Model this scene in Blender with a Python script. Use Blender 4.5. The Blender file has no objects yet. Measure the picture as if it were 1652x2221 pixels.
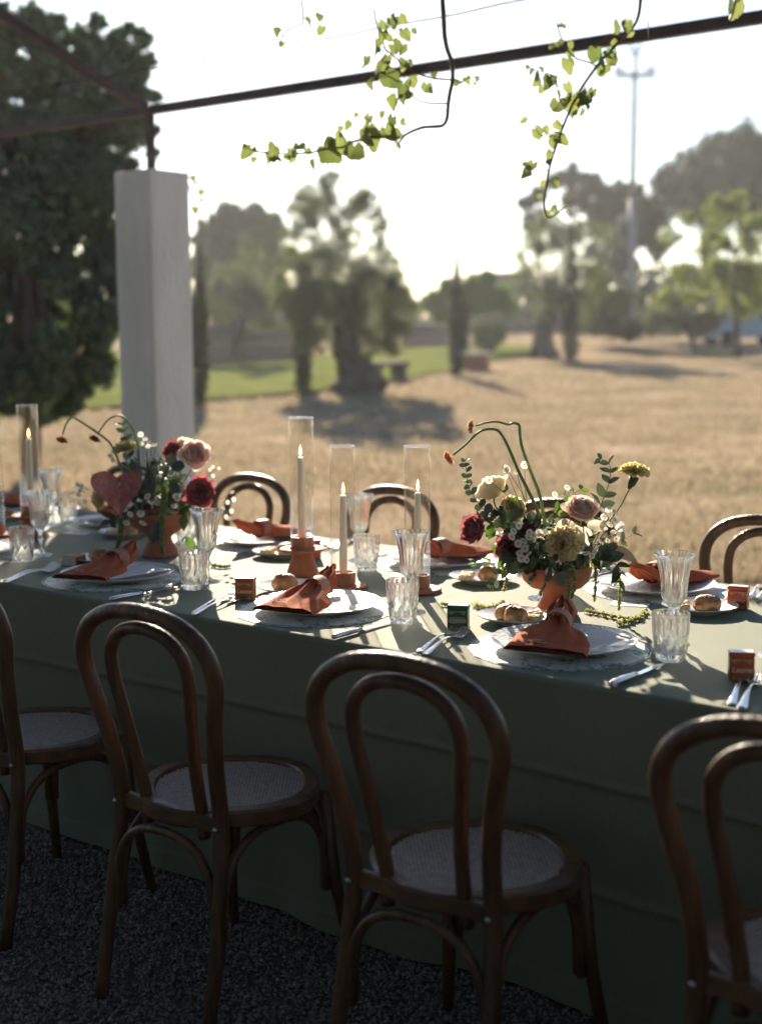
import bpy, bmesh, math, random
import numpy as np
from mathutils import Vector, Matrix, Euler, noise

random.seed(7)
rng = np.random.default_rng(11)
R = math.radians
scene = bpy.context.scene
COL = scene.collection

# ------------------------------------------------------------------ camera
F_PX, CX, CY = 2978.0, 826.0, 1110.5          # photo measured on a 1652 x 2221 sheet
CAM_H, PITCH, YAW, ROLL = 1.486, R(7.46), R(38.3), R(-0.35)
FWD = Vector((-math.sin(YAW) * math.cos(PITCH), math.cos(YAW) * math.cos(PITCH), -math.sin(PITCH)))
_r = Vector((math.cos(YAW), math.sin(YAW), 0.0)); _u = _r.cross(FWD)
RIGHT = _r * math.cos(ROLL) + _u * math.sin(ROLL)
UP = RIGHT.cross(FWD)
CAM = Vector((0, 0, CAM_H))
cd = bpy.data.cameras.new('camera')
cam = bpy.data.objects.new('camera', cd); COL.objects.link(cam)
cam.matrix_world = Matrix(((RIGHT.x, UP.x, -FWD.x, 0), (RIGHT.y, UP.y, -FWD.y, 0), (RIGHT.z, UP.z, -FWD.z, CAM_H), (0, 0, 0, 1)))
cd.sensor_fit = 'HORIZONTAL'; cd.sensor_width = 44.4; cd.lens = F_PX / 1652.0 * 44.4
cd.clip_start = 0.05; cd.clip_end = 3000
cd.dof.use_dof = True; cd.dof.focus_distance = 3.45; cd.dof.aperture_fstop = 3.4
cd.dof.aperture_blades = 0
scene.camera = cam

# ------------------------------------------------------------------ light
SUN_EL, SUN_AZ = R(20.5), YAW + R(5.7)          # azimuth turned from +Y towards -X
world = bpy.data.worlds.new('World'); scene.world = world; world.use_nodes = True
wn = world.node_tree
bg = wn.nodes['Background']
sky = wn.nodes.new('ShaderNodeTexSky'); sky.sky_type = 'NISHITA'; sky.sun_disc = False
sky.sun_elevation = SUN_EL; sky.sun_rotation = -SUN_AZ
sky.air_density = 1.0; sky.dust_density = 0.25; sky.ozone_density = 2.5
wn.links.new(sky.outputs[0], bg.inputs[0]); bg.inputs[1].default_value = 0.05
sl = bpy.data.lights.new('sun', 'SUN'); sl.energy = 5.0; sl.angle = R(0.55); sl.color = (1.0, 0.84, 0.65)
sun = bpy.data.objects.new('sun', sl); COL.objects.link(sun)
SUN_DIR = Vector((-math.sin(SUN_AZ) * math.cos(SUN_EL), math.cos(SUN_AZ) * math.cos(SUN_EL), math.sin(SUN_EL)))
sun.rotation_euler = SUN_DIR.to_track_quat('Z', 'Y').to_euler(); sun.location = SUN_DIR * 50
vs = scene.view_settings
vs.view_transform = 'Standard'; vs.look = 'None'; vs.exposure = 1.7; vs.gamma = 1.0; vs.use_curve_mapping = False
cy = scene.cycles
cy.use_denoising = True
cy.max_bounces = 12; cy.transparent_max_bounces = 24; cy.transmission_bounces = 10; cy.glossy_bounces = 4; cy.diffuse_bounces = 4
cy.sample_clamp_indirect = 6.0; cy.blur_glossy = 0.5

# ------------------------------------------------------------------ place helpers
def at(x, y, d):
    """point seen at photo position (x, y) at depth d metres"""
    return CAM + (FWD + RIGHT * ((x - CX) / F_PX) - UP * ((y - CY) / F_PX)) * d
def atz(x, y, z):
    d = FWD + RIGHT * ((x - CX) / F_PX) - UP * ((y - CY) / F_PX)
    return CAM + d * ((z - CAM_H) / d.z)
FH = Vector((-math.sin(YAW), math.cos(YAW), 0))
def gz(x, y):
    d = -math.sin(YAW) * x + math.cos(YAW) * y
    t = min(max(d - 18.0, 0.0), 90.0)
    return 0.0205 * t * t / (t + 4.0)
def gnd(x, y):
    lo, hi = 3.0, 200.0
    for _ in range(50):
        m = (lo + hi) / 2; p = at(x, y, m)
        if p.z > gz(p.x, p.y): lo = m
        else: hi = m
    p = at(x, y, lo); p.z = gz(p.x, p.y)
    return p, lo

# ------------------------------------------------------------------ materials
MATS = {}
def nodes_of(name):
    m = bpy.data.materials.new(name); m.use_nodes = True
    nt = m.node_tree
    MATS[name] = m
    return m, nt, nt.nodes['Principled BSDF'], nt.nodes['Material Output']
def N(nt, kind, **kw):
    n = nt.nodes.new(kind)
    for k, v in kw.items():
        if k.startswith('in_'):
            key = k[3:]; key = int(key) if key.isdigit() else key.replace('_', ' ')
            n.inputs[key].default_value = v
        else: setattr(n, k, v)
    return n
def ramp(nt, stops):
    n = nt.nodes.new('ShaderNodeValToRGB'); e = n.color_ramp.elements
    while len(e) < len(stops): e.new(0.5)
    for el, (p, c) in zip(e, stops): el.position = p; el.color = (*c, 1)
    return n
def mat(name, col, rough=0.5, col2=None, scale=20.0, bump=0.0, bscale=None, metal=0.0, coat=0.0, stretch=None, sub=0.0, spec=0.5, detail=4.0, sheen=0.0, island=False, lo=0.35, hi=0.65):
    m, nt, b, out = nodes_of(name)
    b.inputs['Roughness'].default_value = rough; b.inputs['Metallic'].default_value = metal
    b.inputs['Coat Weight'].default_value = coat; b.inputs['Coat Roughness'].default_value = 0.15
    b.inputs['Specular IOR Level'].default_value = spec
    if sheen: b.inputs['Sheen Weight'].default_value = sheen
    if sub:
        b.inputs['Subsurface Weight'].default_value = sub; b.inputs['Subsurface Radius'].default_value = (0.012, 0.010, 0.007); b.inputs['Subsurface Scale'].default_value = 0.6
    b.inputs['Base Color'].default_value = (*col, 1)
    if col2 is not None or bump:
        tc = N(nt, 'ShaderNodeTexCoord'); src = tc.outputs['Object']
        if stretch:
            mp = N(nt, 'ShaderNodeMapping'); mp.inputs['Scale'].default_value = stretch
            nt.links.new(src, mp.inputs[0]); src = mp.outputs[0]
        if col2 is not None:
            rp = ramp(nt, [(lo, col), (hi, col2)])
            if island:
                g = N(nt, 'ShaderNodeNewGeometry'); nt.links.new(g.outputs['Random Per Island'], rp.inputs[0])
            else:
                nz = N(nt, 'ShaderNodeTexNoise', in_Scale=scale, in_Detail=detail, in_Roughness=0.6); nt.links.new(src, nz.inputs['Vector'])
                nt.links.new(nz.outputs['Fac'], rp.inputs[0])
            nt.links.new(rp.outputs[0], b.inputs['Base Color'])
        if bump:
            n2 = N(nt, 'ShaderNodeTexNoise', in_Scale=bscale or scale, in_Detail=3.0); nt.links.new(src, n2.inputs['Vector'])
            bp = N(nt, 'ShaderNodeBump', in_Strength=bump, in_Distance=0.02); nt.links.new(n2.outputs['Fac'], bp.inputs['Height'])
            nt.links.new(bp.outputs[0], b.inputs['Normal'])
    return m
def leafmat(name, c1, c2, trans=0.45, gloss=0.06, tint=1.25, blue=0.55):
    m, nt, b, out = nodes_of(name)
    nt.nodes.remove(b)
    g = N(nt, 'ShaderNodeNewGeometry'); oi = N(nt, 'ShaderNodeObjectInfo')
    ad = N(nt, 'ShaderNodeMath', operation='ADD'); fr = N(nt, 'ShaderNodeMath', operation='FRACT')
    nt.links.new(g.outputs['Random Per Island'], ad.inputs[0]); nt.links.new(oi.outputs['Random'], ad.inputs[1]); nt.links.new(ad.outputs[0], fr.inputs[0])
    rp = ramp(nt, [(0.0, c1), (1.0, c2)]); nt.links.new(fr.outputs[0], rp.inputs[0])
    d = N(nt, 'ShaderNodeBsdfDiffuse'); t = N(nt, 'ShaderNodeBsdfTranslucent'); gl = N(nt, 'ShaderNodeBsdfGlossy', in_Roughness=0.45)
    mx = N(nt, 'ShaderNodeMixShader', in_0=trans); mg = N(nt, 'ShaderNodeMixShader', in_0=gloss)
    hs = N(nt, 'ShaderNodeMix', data_type='RGBA', blend_type='MULTIPLY'); hs.inputs[0].default_value = 1.0
    hs.inputs[7].default_value = (tint * 1.1, tint * 1.15, tint * blue, 1)
    nt.links.new(rp.outputs[0], d.inputs[0]); nt.links.new(rp.outputs[0], hs.inputs[6]); nt.links.new(hs.outputs[2], t.inputs[0])
    nt.links.new(d.outputs[0], mx.inputs[1]); nt.links.new(t.outputs[0], mx.inputs[2])
    nt.links.new(mx.outputs[0], mg.inputs[1]); nt.links.new(gl.outputs[0], mg.inputs[2]); nt.links.new(mg.outputs[0], out.inputs[0])
    return m
def petalmat(name, c1, c2, trans=0.35, sc=60.0):
    m, nt, b, out = nodes_of(name)
    nt.nodes.remove(b)
    tc = N(nt, 'ShaderNodeTexCoord'); nz = N(nt, 'ShaderNodeTexNoise', in_Scale=sc, in_Detail=3.0); nt.links.new(tc.outputs['Object'], nz.inputs['Vector'])
    g = N(nt, 'ShaderNodeNewGeometry'); mm = N(nt, 'ShaderNodeMath', operation='MULTIPLY_ADD'); mm.inputs[1].default_value = 0.5
    nt.links.new(g.outputs['Random Per Island'], mm.inputs[0])
    ms = N(nt, 'ShaderNodeMath', operation='MULTIPLY'); ms.inputs[1].default_value = 0.5; nt.links.new(nz.outputs['Fac'], ms.inputs[0]); nt.links.new(ms.outputs[0], mm.inputs[2])
    rp = ramp(nt, [(0.15, c1), (0.85, c2)]); nt.links.new(mm.outputs[0], rp.inputs[0])
    d = N(nt, 'ShaderNodeBsdfDiffuse'); t = N(nt, 'ShaderNodeBsdfTranslucent'); mx = N(nt, 'ShaderNodeMixShader', in_0=trans)
    nt.links.new(rp.outputs[0], d.inputs[0]); nt.links.new(rp.outputs[0], t.inputs[0])
    nt.links.new(d.outputs[0], mx.inputs[1]); nt.links.new(t.outputs[0], mx.inputs[2]); nt.links.new(mx.outputs[0], out.inputs[0])
    return m

mat('wood', (0.050, 0.022, 0.009), 0.42, (0.160, 0.074, 0.031), scale=26, bump=0.25, bscale=90, stretch=(1, 1, 0.10), coat=0.15, spec=0.4, detail=8)
mat('wood_seat', (0.065, 0.030, 0.012), 0.42, (0.17, 0.085, 0.038), scale=20, bump=0.15, bscale=80, coat=0.15, spec=0.4, stretch=(0.2, 1, 1))
mat('cane', (0.32, 0.285, 0.25), 0.5, (0.50, 0.455, 0.41), scale=90)
mat('bolt', (0.45, 0.45, 0.45), 0.3, metal=1.0)
mat('terracotta', (0.36, 0.125, 0.070), 0.75, (0.44, 0.165, 0.095), scale=30, bump=0.12, bscale=260)
mat('terracotta_glaze', (0.36, 0.13, 0.075), 0.22, coat=0.5)
mat('linen', (0.42, 0.100, 0.046), 0.9, (0.52, 0.140, 0.066), scale=40, bump=0.25, bscale=420, spec=0.1)
mat('leather', (0.36, 0.115, 0.065), 0.6, (0.42, 0.15, 0.09), scale=60, bump=0.1, bscale=200)
mat('thread', (0.75, 0.6, 0.52), 0.7)
mat('ceramic', (0.76, 0.78, 0.80), 0.22, coat=0.3)
mat('silver', (0.72, 0.70, 0.68), 0.2, metal=1.0)
mat('wax', (0.90, 0.85, 0.74), 0.45, sub=0.25)
mat('wick', (0.02, 0.015, 0.01), 0.9)
mat('paper', (0.78, 0.77, 0.77), 0.8, (0.72, 0.71, 0.72), scale=12)
mat('ink', (0.06, 0.05, 0.05), 0.7)
mat('plaster', (0.69, 0.65, 0.585), 0.9, (0.85, 0.83, 0.79), scale=3.4, bump=0.6, bscale=60, detail=10, stretch=(1, 1, 0.22), lo=0.28, hi=0.58)
mat('iron', (0.030, 0.022, 0.018), 0.6, (0.065, 0.038, 0.026), scale=12, bump=0.2, bscale=40)
mat('wire', (0.07, 0.055, 0.05), 0.8)
mat('bark', (0.055, 0.042, 0.034), 0.95, (0.12, 0.095, 0.075), scale=6, bump=0.8, bscale=12, stretch=(1, 1, 0.25))
mat('stem_brown', (0.10, 0.055, 0.03), 0.7, (0.16, 0.09, 0.05), scale=40)
mat('stem_green', (0.20, 0.32, 0.11), 0.6, (0.28, 0.38, 0.15), scale=30)
mat('stem_red', (0.22, 0.06, 0.04), 0.6)
mat('stem_dark', (0.05, 0.075, 0.03), 0.6)
mat('bread', (0.30, 0.12, 0.042), 0.65, (0.62, 0.37, 0.18), scale=34, bump=1.0, bscale=36, detail=8)
mat('taralli', (0.55, 0.38, 0.19), 0.7, (0.66, 0.49, 0.28), scale=40, bump=0.3, bscale=60)
mat('gold', (0.55, 0.40, 0.16), 0.35, metal=0.8)
mat('tin_green', (0.018, 0.115, 0.062), 0.3, coat=0.4)
mat('tin_band', (0.20, 0.34, 0.32), 0.35)
mat('tin_ornament', (0.70, 0.68, 0.48), 0.4)
mat('tin_red', (0.50, 0.065, 0.035), 0.3, coat=0.4)
mat('tin_dark', (0.30, 0.105, 0.030), 0.35, coat=0.3)
mat('tin_white', (0.75, 0.72, 0.66), 0.3, coat=0.3)
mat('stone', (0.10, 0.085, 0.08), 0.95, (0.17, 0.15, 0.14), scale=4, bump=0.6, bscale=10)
mat('low_bounce_dark', (0.035, 0.035, 0.037), 0.8, (0.06, 0.06, 0.06), scale=5, bump=0.2)  # dark so the added ground sheet bounces little sunlight
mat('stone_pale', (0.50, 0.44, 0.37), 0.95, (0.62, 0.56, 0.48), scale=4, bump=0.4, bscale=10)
mat('brick', (0.28, 0.12, 0.075), 0.95, (0.36, 0.17, 0.11), scale=8, bump=0.3)
mat('pole_metal', (0.13, 0.155, 0.18), 0.5, (0.18, 0.205, 0.23), scale=3)
mat('van_paint', (0.16, 0.24, 0.34), 0.3, coat=0.6)
mat('van_glass', (0.02, 0.025, 0.03), 0.1)
mat('rubber', (0.02, 0.02, 0.02), 0.8)
mat('lamp_glass', (0.6, 0.6, 0.6), 0.2)

mat('gravel_stone', (0.12, 0.10, 0.09), 0.9, (0.37, 0.325, 0.29), island=True, lo=0.0, hi=1.0)
mat('gravel_base', (0.11, 0.10, 0.095), 0.95, (0.20, 0.185, 0.175), scale=160, bump=0.8, bscale=170)
mat('peach', (0.72, 0.46, 0.26), 0.6, (0.80, 0.58, 0.36), scale=20)

leafmat('ivy_leaf', (0.035, 0.075, 0.036), (0.085, 0.140, 0.060), 0.38, blue=0.7)
leafmat('olive_leaf', (0.075, 0.100, 0.052), (0.150, 0.178, 0.098), 0.42, tint=1.15, blue=0.7)
leafmat('pine_needle', (0.016, 0.040, 0.024), (0.040, 0.072, 0.036), 0.18, blue=0.8)
leafmat('cypress_leaf', (0.022, 0.036, 0.016), (0.052, 0.066, 0.030), 0.18)
leafmat('lime_leaf', (0.11, 0.15, 0.040), (0.22, 0.25, 0.075), 0.5, blue=0.7)
leafmat('citrus_leaf', (0.050, 0.11, 0.022), (0.10, 0.18, 0.036), 0.45)
leafmat('oak_leaf', (0.040, 0.064, 0.036), (0.090, 0.118, 0.062), 0.34, blue=0.7)
leafmat('vine_leaf', (0.085, 0.115, 0.040), (0.175, 0.200, 0.085), 0.55, tint=1.2, blue=0.8)
leafmat('euc_leaf', (0.040, 0.075, 0.060), (0.080, 0.125, 0.095), 0.18, gloss=0.10)
leafmat('dark_leaf', (0.012, 0.034, 0.014), (0.034, 0.065, 0.026), 0.22, gloss=0.10)
leafmat('fresh_leaf', (0.050, 0.11, 0.024), (0.095, 0.17, 0.040), 0.45)
leafmat('amaranth', (0.34, 0.36, 0.14), (0.56, 0.54, 0.27), 0.35, tint=1.0, blue=0.8)
leafmat('foxtail', (0.18, 0.25, 0.09), (0.32, 0.38, 0.17), 0.35, tint=1.0, blue=0.8)
leafmat('dry_grass', (0.25, 0.195, 0.140), (0.47, 0.385, 0.30), 0.35, gloss=0.0, tint=0.92, blue=1.02)
leafmat('green_grass', (0.085, 0.13, 0.028), (0.17, 0.21, 0.055), 0.45, gloss=0.02)
petalmat('blush', (0.84, 0.60, 0.54), (0.90, 0.78, 0.68), 0.5)
petalmat('cream', (0.84, 0.75, 0.55), (0.90, 0.84, 0.68), 0.5)
petalmat('yellow_carn', (0.76, 0.66, 0.28), (0.86, 0.78, 0.44), 0.5)
petalmat('apricot', (0.82, 0.68, 0.38), (0.90, 0.80, 0.55), 0.45)
petalmat('dusky', (0.30, 0.070, 0.095), (0.50, 0.19, 0.20), 0.4)
petalmat('crimson', (0.33, 0.060, 0.085), (0.52, 0.17, 0.18), 0.4)
petalmat('pollen', (0.80, 0.50, 0.03), (0.90, 0.62, 0.08), 0.5)
mat('gold_print', (0.72, 0.55, 0.24), 0.5)
petalmat('daisy_white', (0.86, 0.86, 0.82), (0.90, 0.90, 0.86), 0.45)
petalmat('rust_petal', (0.30, 0.085, 0.040), (0.46, 0.20, 0.11))
petalmat('peach_petal', (0.62, 0.34, 0.20), (0.76, 0.50, 0.34), 0.5)
mat('anthurium', (0.46, 0.105, 0.095), 0.28, (0.62, 0.25, 0.22), scale=9, coat=0.5, bump=0.08, bscale=12)

def mat_cloth():
    m, nt, b, out = nodes_of('sage_cloth')
    tc = N(nt, 'ShaderNodeTexCoord')
    nz = N(nt, 'ShaderNodeTexNoise', in_Scale=2.5, in_Detail=6.0); nt.links.new(tc.outputs['Object'], nz.inputs['Vector'])
    mp = N(nt, 'ShaderNodeMapping'); mp.inputs['Scale'].default_value = (420, 420, 60); nt.links.new(tc.outputs['Object'], mp.inputs[0])
    n2 = N(nt, 'ShaderNodeTexNoise', in_Scale=1.0, in_Detail=2.0); nt.links.new(mp.outputs[0], n2.inputs['Vector'])
    mx = N(nt, 'ShaderNodeMath', operation='MULTIPLY_ADD'); mx.inputs[1].default_value = 0.45
    ms = N(nt, 'ShaderNodeMath', operation='MULTIPLY'); ms.inputs[1].default_value = 0.55
    nt.links.new(nz.outputs['Fac'], ms.inputs[0]); nt.links.new(n2.outputs['Fac'], mx.inputs[0]); nt.links.new(ms.outputs[0], mx.inputs[2])
    rp = ramp(nt, [(0.30, (0.138, 0.168, 0.125)), (0.70, (0.208, 0.238, 0.180))]); nt.links.new(mx.outputs[0], rp.inputs[0])
    nt.links.new(rp.outputs[0], b.inputs['Base Color'])
    b.inputs['Roughness'].default_value = 0.8; b.inputs['Sheen Weight'].default_value = 0.04; b.inputs['Specular IOR Level'].default_value = 0.15
    bp = N(nt, 'ShaderNodeBump', in_Strength=0.25, in_Distance=0.004); nt.links.new(n2.outputs['Fac'], bp.inputs['Height']); nt.links.new(bp.outputs[0], b.inputs['Normal'])
mat_cloth()
def mat_ground(name, stops, sc1, sc2, bump, patch=None):
    m, nt, b, out = nodes_of(name)
    tc = N(nt, 'ShaderNodeTexCoord')
    n1 = N(nt, 'ShaderNodeTexNoise', in_Scale=sc1, in_Detail=6.0, in_Roughness=0.65); n2 = N(nt, 'ShaderNodeTexNoise', in_Scale=sc2, in_Detail=5.0, in_Roughness=0.7)
    nt.links.new(tc.outputs['Object'], n1.inputs['Vector']); nt.links.new(tc.outputs['Object'], n2.inputs['Vector'])
    a = N(nt, 'ShaderNodeMath', operation='MULTIPLY'); a.inputs[1].default_value = 0.62; nt.links.new(n1.outputs['Fac'], a.inputs[0])
    c = N(nt, 'ShaderNodeMath', operation='MULTIPLY_ADD'); c.inputs[1].default_value = 0.38; nt.links.new(n2.outputs['Fac'], c.inputs[0]); nt.links.new(a.outputs[0], c.inputs[2])
    rp = ramp(nt, stops); nt.links.new(c.outputs[0], rp.inputs[0]); col = rp.outputs[0]
    if patch:
        n3 = N(nt, 'ShaderNodeTexNoise', in_Scale=0.30, in_Detail=7.0, in_Roughness=0.7); nt.links.new(tc.outputs['Object'], n3.inputs['Vector'])
        r3 = ramp(nt, [(0.47, (0, 0, 0)), (0.66, (1, 1, 1))]); nt.links.new(n3.outputs['Fac'], r3.inputs[0])
        mx = N(nt, 'ShaderNodeMix', data_type='RGBA'); mx.inputs[7].default_value = (*patch, 1)
        sc = N(nt, 'ShaderNodeMath', operation='MULTIPLY'); sc.inputs[1].default_value = 0.8; nt.links.new(r3.outputs[0], sc.inputs[0])
        nt.links.new(sc.outputs[0], mx.inputs[0]); nt.links.new(col, mx.inputs[6]); col = mx.outputs[2]
    nt.links.new(col, b.inputs['Base Color'])
    b.inputs['Roughness'].default_value = 0.95; b.inputs['Specular IOR Level'].default_value = 0.0
    bp = N(nt, 'ShaderNodeBump', in_Strength=bump, in_Distance=0.08); nt.links.new(n2.outputs['Fac'], bp.inputs['Height']); nt.links.new(bp.outputs[0], b.inputs['Normal'])
mat_ground('field', [(0.30, (0.13, 0.125, 0.065)), (0.40, (0.24, 0.185, 0.105)), (0.49, (0.35, 0.265, 0.180)), (0.58, (0.43, 0.340, 0.245)), (0.68, (0.53, 0.445, 0.345))], 0.8, 5.0, 0.9, (0.17, 0.16, 0.085))
mat_ground('lawn_soil', [(0.35, (0.105, 0.140, 0.040)), (0.5, (0.165, 0.195, 0.060)), (0.65, (0.25, 0.26, 0.10))], 0.5, 4.0, 0.8)
def mat_placemat():
    m, nt, b, out = nodes_of('placemat_print')
    tc = N(nt, 'ShaderNodeTexCoord')
    vo = N(nt, 'ShaderNodeTexVoronoi', feature='DISTANCE_TO_EDGE', in_Scale=38.0); n0 = N(nt, 'ShaderNodeTexNoise', in_Scale=26.0, in_Detail=4.0)
    ad = N(nt, 'ShaderNodeMix', data_type='RGBA', blend_type='ADD'); ad.inputs[0].default_value = 0.12
    nt.links.new(tc.outputs['Object'], n0.inputs['Vector']); nt.links.new(tc.outputs['Object'], ad.inputs[6]); nt.links.new(n0.outputs['Color'], ad.inputs[7]); nt.links.new(ad.outputs[2], vo.inputs['Vector'])
    n1 = N(nt, 'ShaderNodeTexNoise', in_Scale=90.0, in_Detail=5.0, in_Roughness=0.75); nt.links.new(tc.outputs['Object'], n1.inputs['Vector'])
    n3 = N(nt, 'ShaderNodeTexNoise', in_Scale=15.0, in_Detail=2.0); nt.links.new(tc.outputs['Object'], n3.inputs['Vector'])
    s = N(nt, 'ShaderNodeMath', operation='MULTIPLY'); nt.links.new(n1.outputs['Fac'], s.inputs[0]); nt.links.new(n3.outputs['Fac'], s.inputs[1])
    rp = ramp(nt, [(0.0, (0.78, 0.79, 0.76)), (0.275, (0.76, 0.78, 0.75)), (0.315, (0.10, 0.22, 0.15)), (1.0, (0.05, 0.15, 0.10))]); nt.links.new(s.outputs[0], rp.inputs[0])
    nt.links.new(rp.outputs[0], b.inputs['Base Color']); b.inputs['Roughness'].default_value = 0.6
mat_placemat()
def mat_embossed():
    m, nt, b, out = nodes_of('ceramic_embossed')
    b.inputs['Base Color'].default_value = (0.75, 0.78, 0.81, 1); b.inputs['Roughness'].default_value = 0.2; b.inputs['Coat Weight'].default_value = 0.3
    tc = N(nt, 'ShaderNodeTexCoord'); vo = N(nt, 'ShaderNodeTexVoronoi', in_Scale=95.0); nt.links.new(tc.outputs['Object'], vo.inputs['Vector'])
    bp = N(nt, 'ShaderNodeBump', in_Strength=0.55, in_Distance=0.004); nt.links.new(vo.outputs['Distance'], bp.inputs['Height']); nt.links.new(bp.outputs[0], b.inputs['Normal'])
mat_embossed()
def mat_menu():
    m, nt, b, out = nodes_of('menu_print')     # faint printed lines
    tc = N(nt, 'ShaderNodeTexCoord'); sp = N(nt, 'ShaderNodeSeparateXYZ'); nt.links.new(tc.outputs['Object'], sp.inputs[0])
    fr = N(nt, 'ShaderNodeMath', operation='MULTIPLY'); fr.inputs[1].default_value = 110.0; nt.links.new(sp.outputs['Y'], fr.inputs[0])
    f2 = N(nt, 'ShaderNodeMath', operation='FRACT'); nt.links.new(fr.outputs[0], f2.inputs[0])
    lt = N(nt, 'ShaderNodeMath', operation='LESS_THAN'); lt.inputs[1].default_value = 0.28; nt.links.new(f2.outputs[0], lt.inputs[0])
    mp = N(nt, 'ShaderNodeMapping'); mp.inputs['Scale'].default_value = (260, 40, 1); nt.links.new(tc.outputs['Object'], mp.inputs[0])
    nz = N(nt, 'ShaderNodeTexNoise', in_Scale=1.0, in_Detail=1.0); nt.links.new(mp.outputs[0], nz.inputs['Vector'])
    g2 = N(nt, 'ShaderNodeMath', operation='GREATER_THAN'); g2.inputs[1].default_value = 0.5; nt.links.new(nz.outputs['Fac'], g2.inputs[0])
    ab = N(nt, 'ShaderNodeMath', operation='ABSOLUTE'); nt.links.new(sp.outputs['X'], ab.inputs[0])
    l3 = N(nt, 'ShaderNodeMath', operation='LESS_THAN'); l3.inputs[1].default_value = 0.038; nt.links.new(ab.outputs[0], l3.inputs[0])
    m1 = N(nt, 'ShaderNodeMath', operation='MULTIPLY'); nt.links.new(lt.outputs[0], m1.inputs[0]); nt.links.new(g2.outputs[0], m1.inputs[1])
    m2 = N(nt, 'ShaderNodeMath', operation='MULTIPLY'); nt.links.new(m1.outputs[0], m2.inputs[0]); nt.links.new(l3.outputs[0], m2.inputs[1])
    rp = ramp(nt, [(0, (0.78, 0.77, 0.77)), (1, (0.42, 0.40, 0.40))]); nt.links.new(m2.outputs[0], rp.inputs[0]); nt.links.new(rp.outputs[0], b.inputs['Base Color'])
    b.inputs['Roughness'].default_value = 0.8
mat_menu()
def mat_glass(name, mixf, rough=0.0, col=(1, 1, 1)):
    m, nt, b, out = nodes_of(name); nt.nodes.remove(b)
    g = N(nt, 'ShaderNodeBsdfGlass', in_Roughness=rough, in_IOR=1.5); g.inputs[0].default_value = (*col, 1)
    t = N(nt, 'ShaderNodeBsdfTransparent'); t.inputs[0].default_value = (0.97, 0.97, 0.97, 1)
    mx = N(nt, 'ShaderNodeMixShader', in_0=mixf); nt.links.new(t.outputs[0], mx.inputs[1]); nt.links.new(g.outputs[0], mx.inputs[2]); nt.links.new(mx.outputs[0], out.inputs[0])
mat_glass('crystal', 0.78)
def mat_thin():
    m, nt, b, out = nodes_of('thin_glass'); nt.nodes.remove(b)
    g = N(nt, 'ShaderNodeBsdfGlass', in_Roughness=0.0, in_IOR=1.45); t = N(nt, 'ShaderNodeBsdfTransparent'); t.inputs[0].default_value = (0.985, 0.98, 0.97, 1)
    lw = N(nt, 'ShaderNodeLayerWeight', in_Blend=0.5); pw = N(nt, 'ShaderNodeMath', operation='POWER'); pw.inputs[1].default_value = 5.0; nt.links.new(lw.outputs['Facing'], pw.inputs[0])
    fr = N(nt, 'ShaderNodeMath', operation='MULTIPLY_ADD'); fr.inputs[1].default_value = 0.85; fr.inputs[2].default_value = 0.07; nt.links.new(pw.outputs[0], fr.inputs[0])
    mx = N(nt, 'ShaderNodeMixShader'); nt.links.new(fr.outputs[0], mx.inputs[0]); nt.links.new(t.outputs[0], mx.inputs[1]); nt.links.new(g.outputs[0], mx.inputs[2]); nt.links.new(mx.outputs[0], out.inputs[0])
mat_thin()
def mat_flame():
    m, nt, b, out = nodes_of('flame'); nt.nodes.remove(b)
    e = N(nt, 'ShaderNodeEmission', in_Strength=3.0); e.inputs[0].default_value = (1.0, 0.62, 0.20, 1)
    nt.links.new(e.outputs[0], out.inputs[0])
mat_flame()

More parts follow.
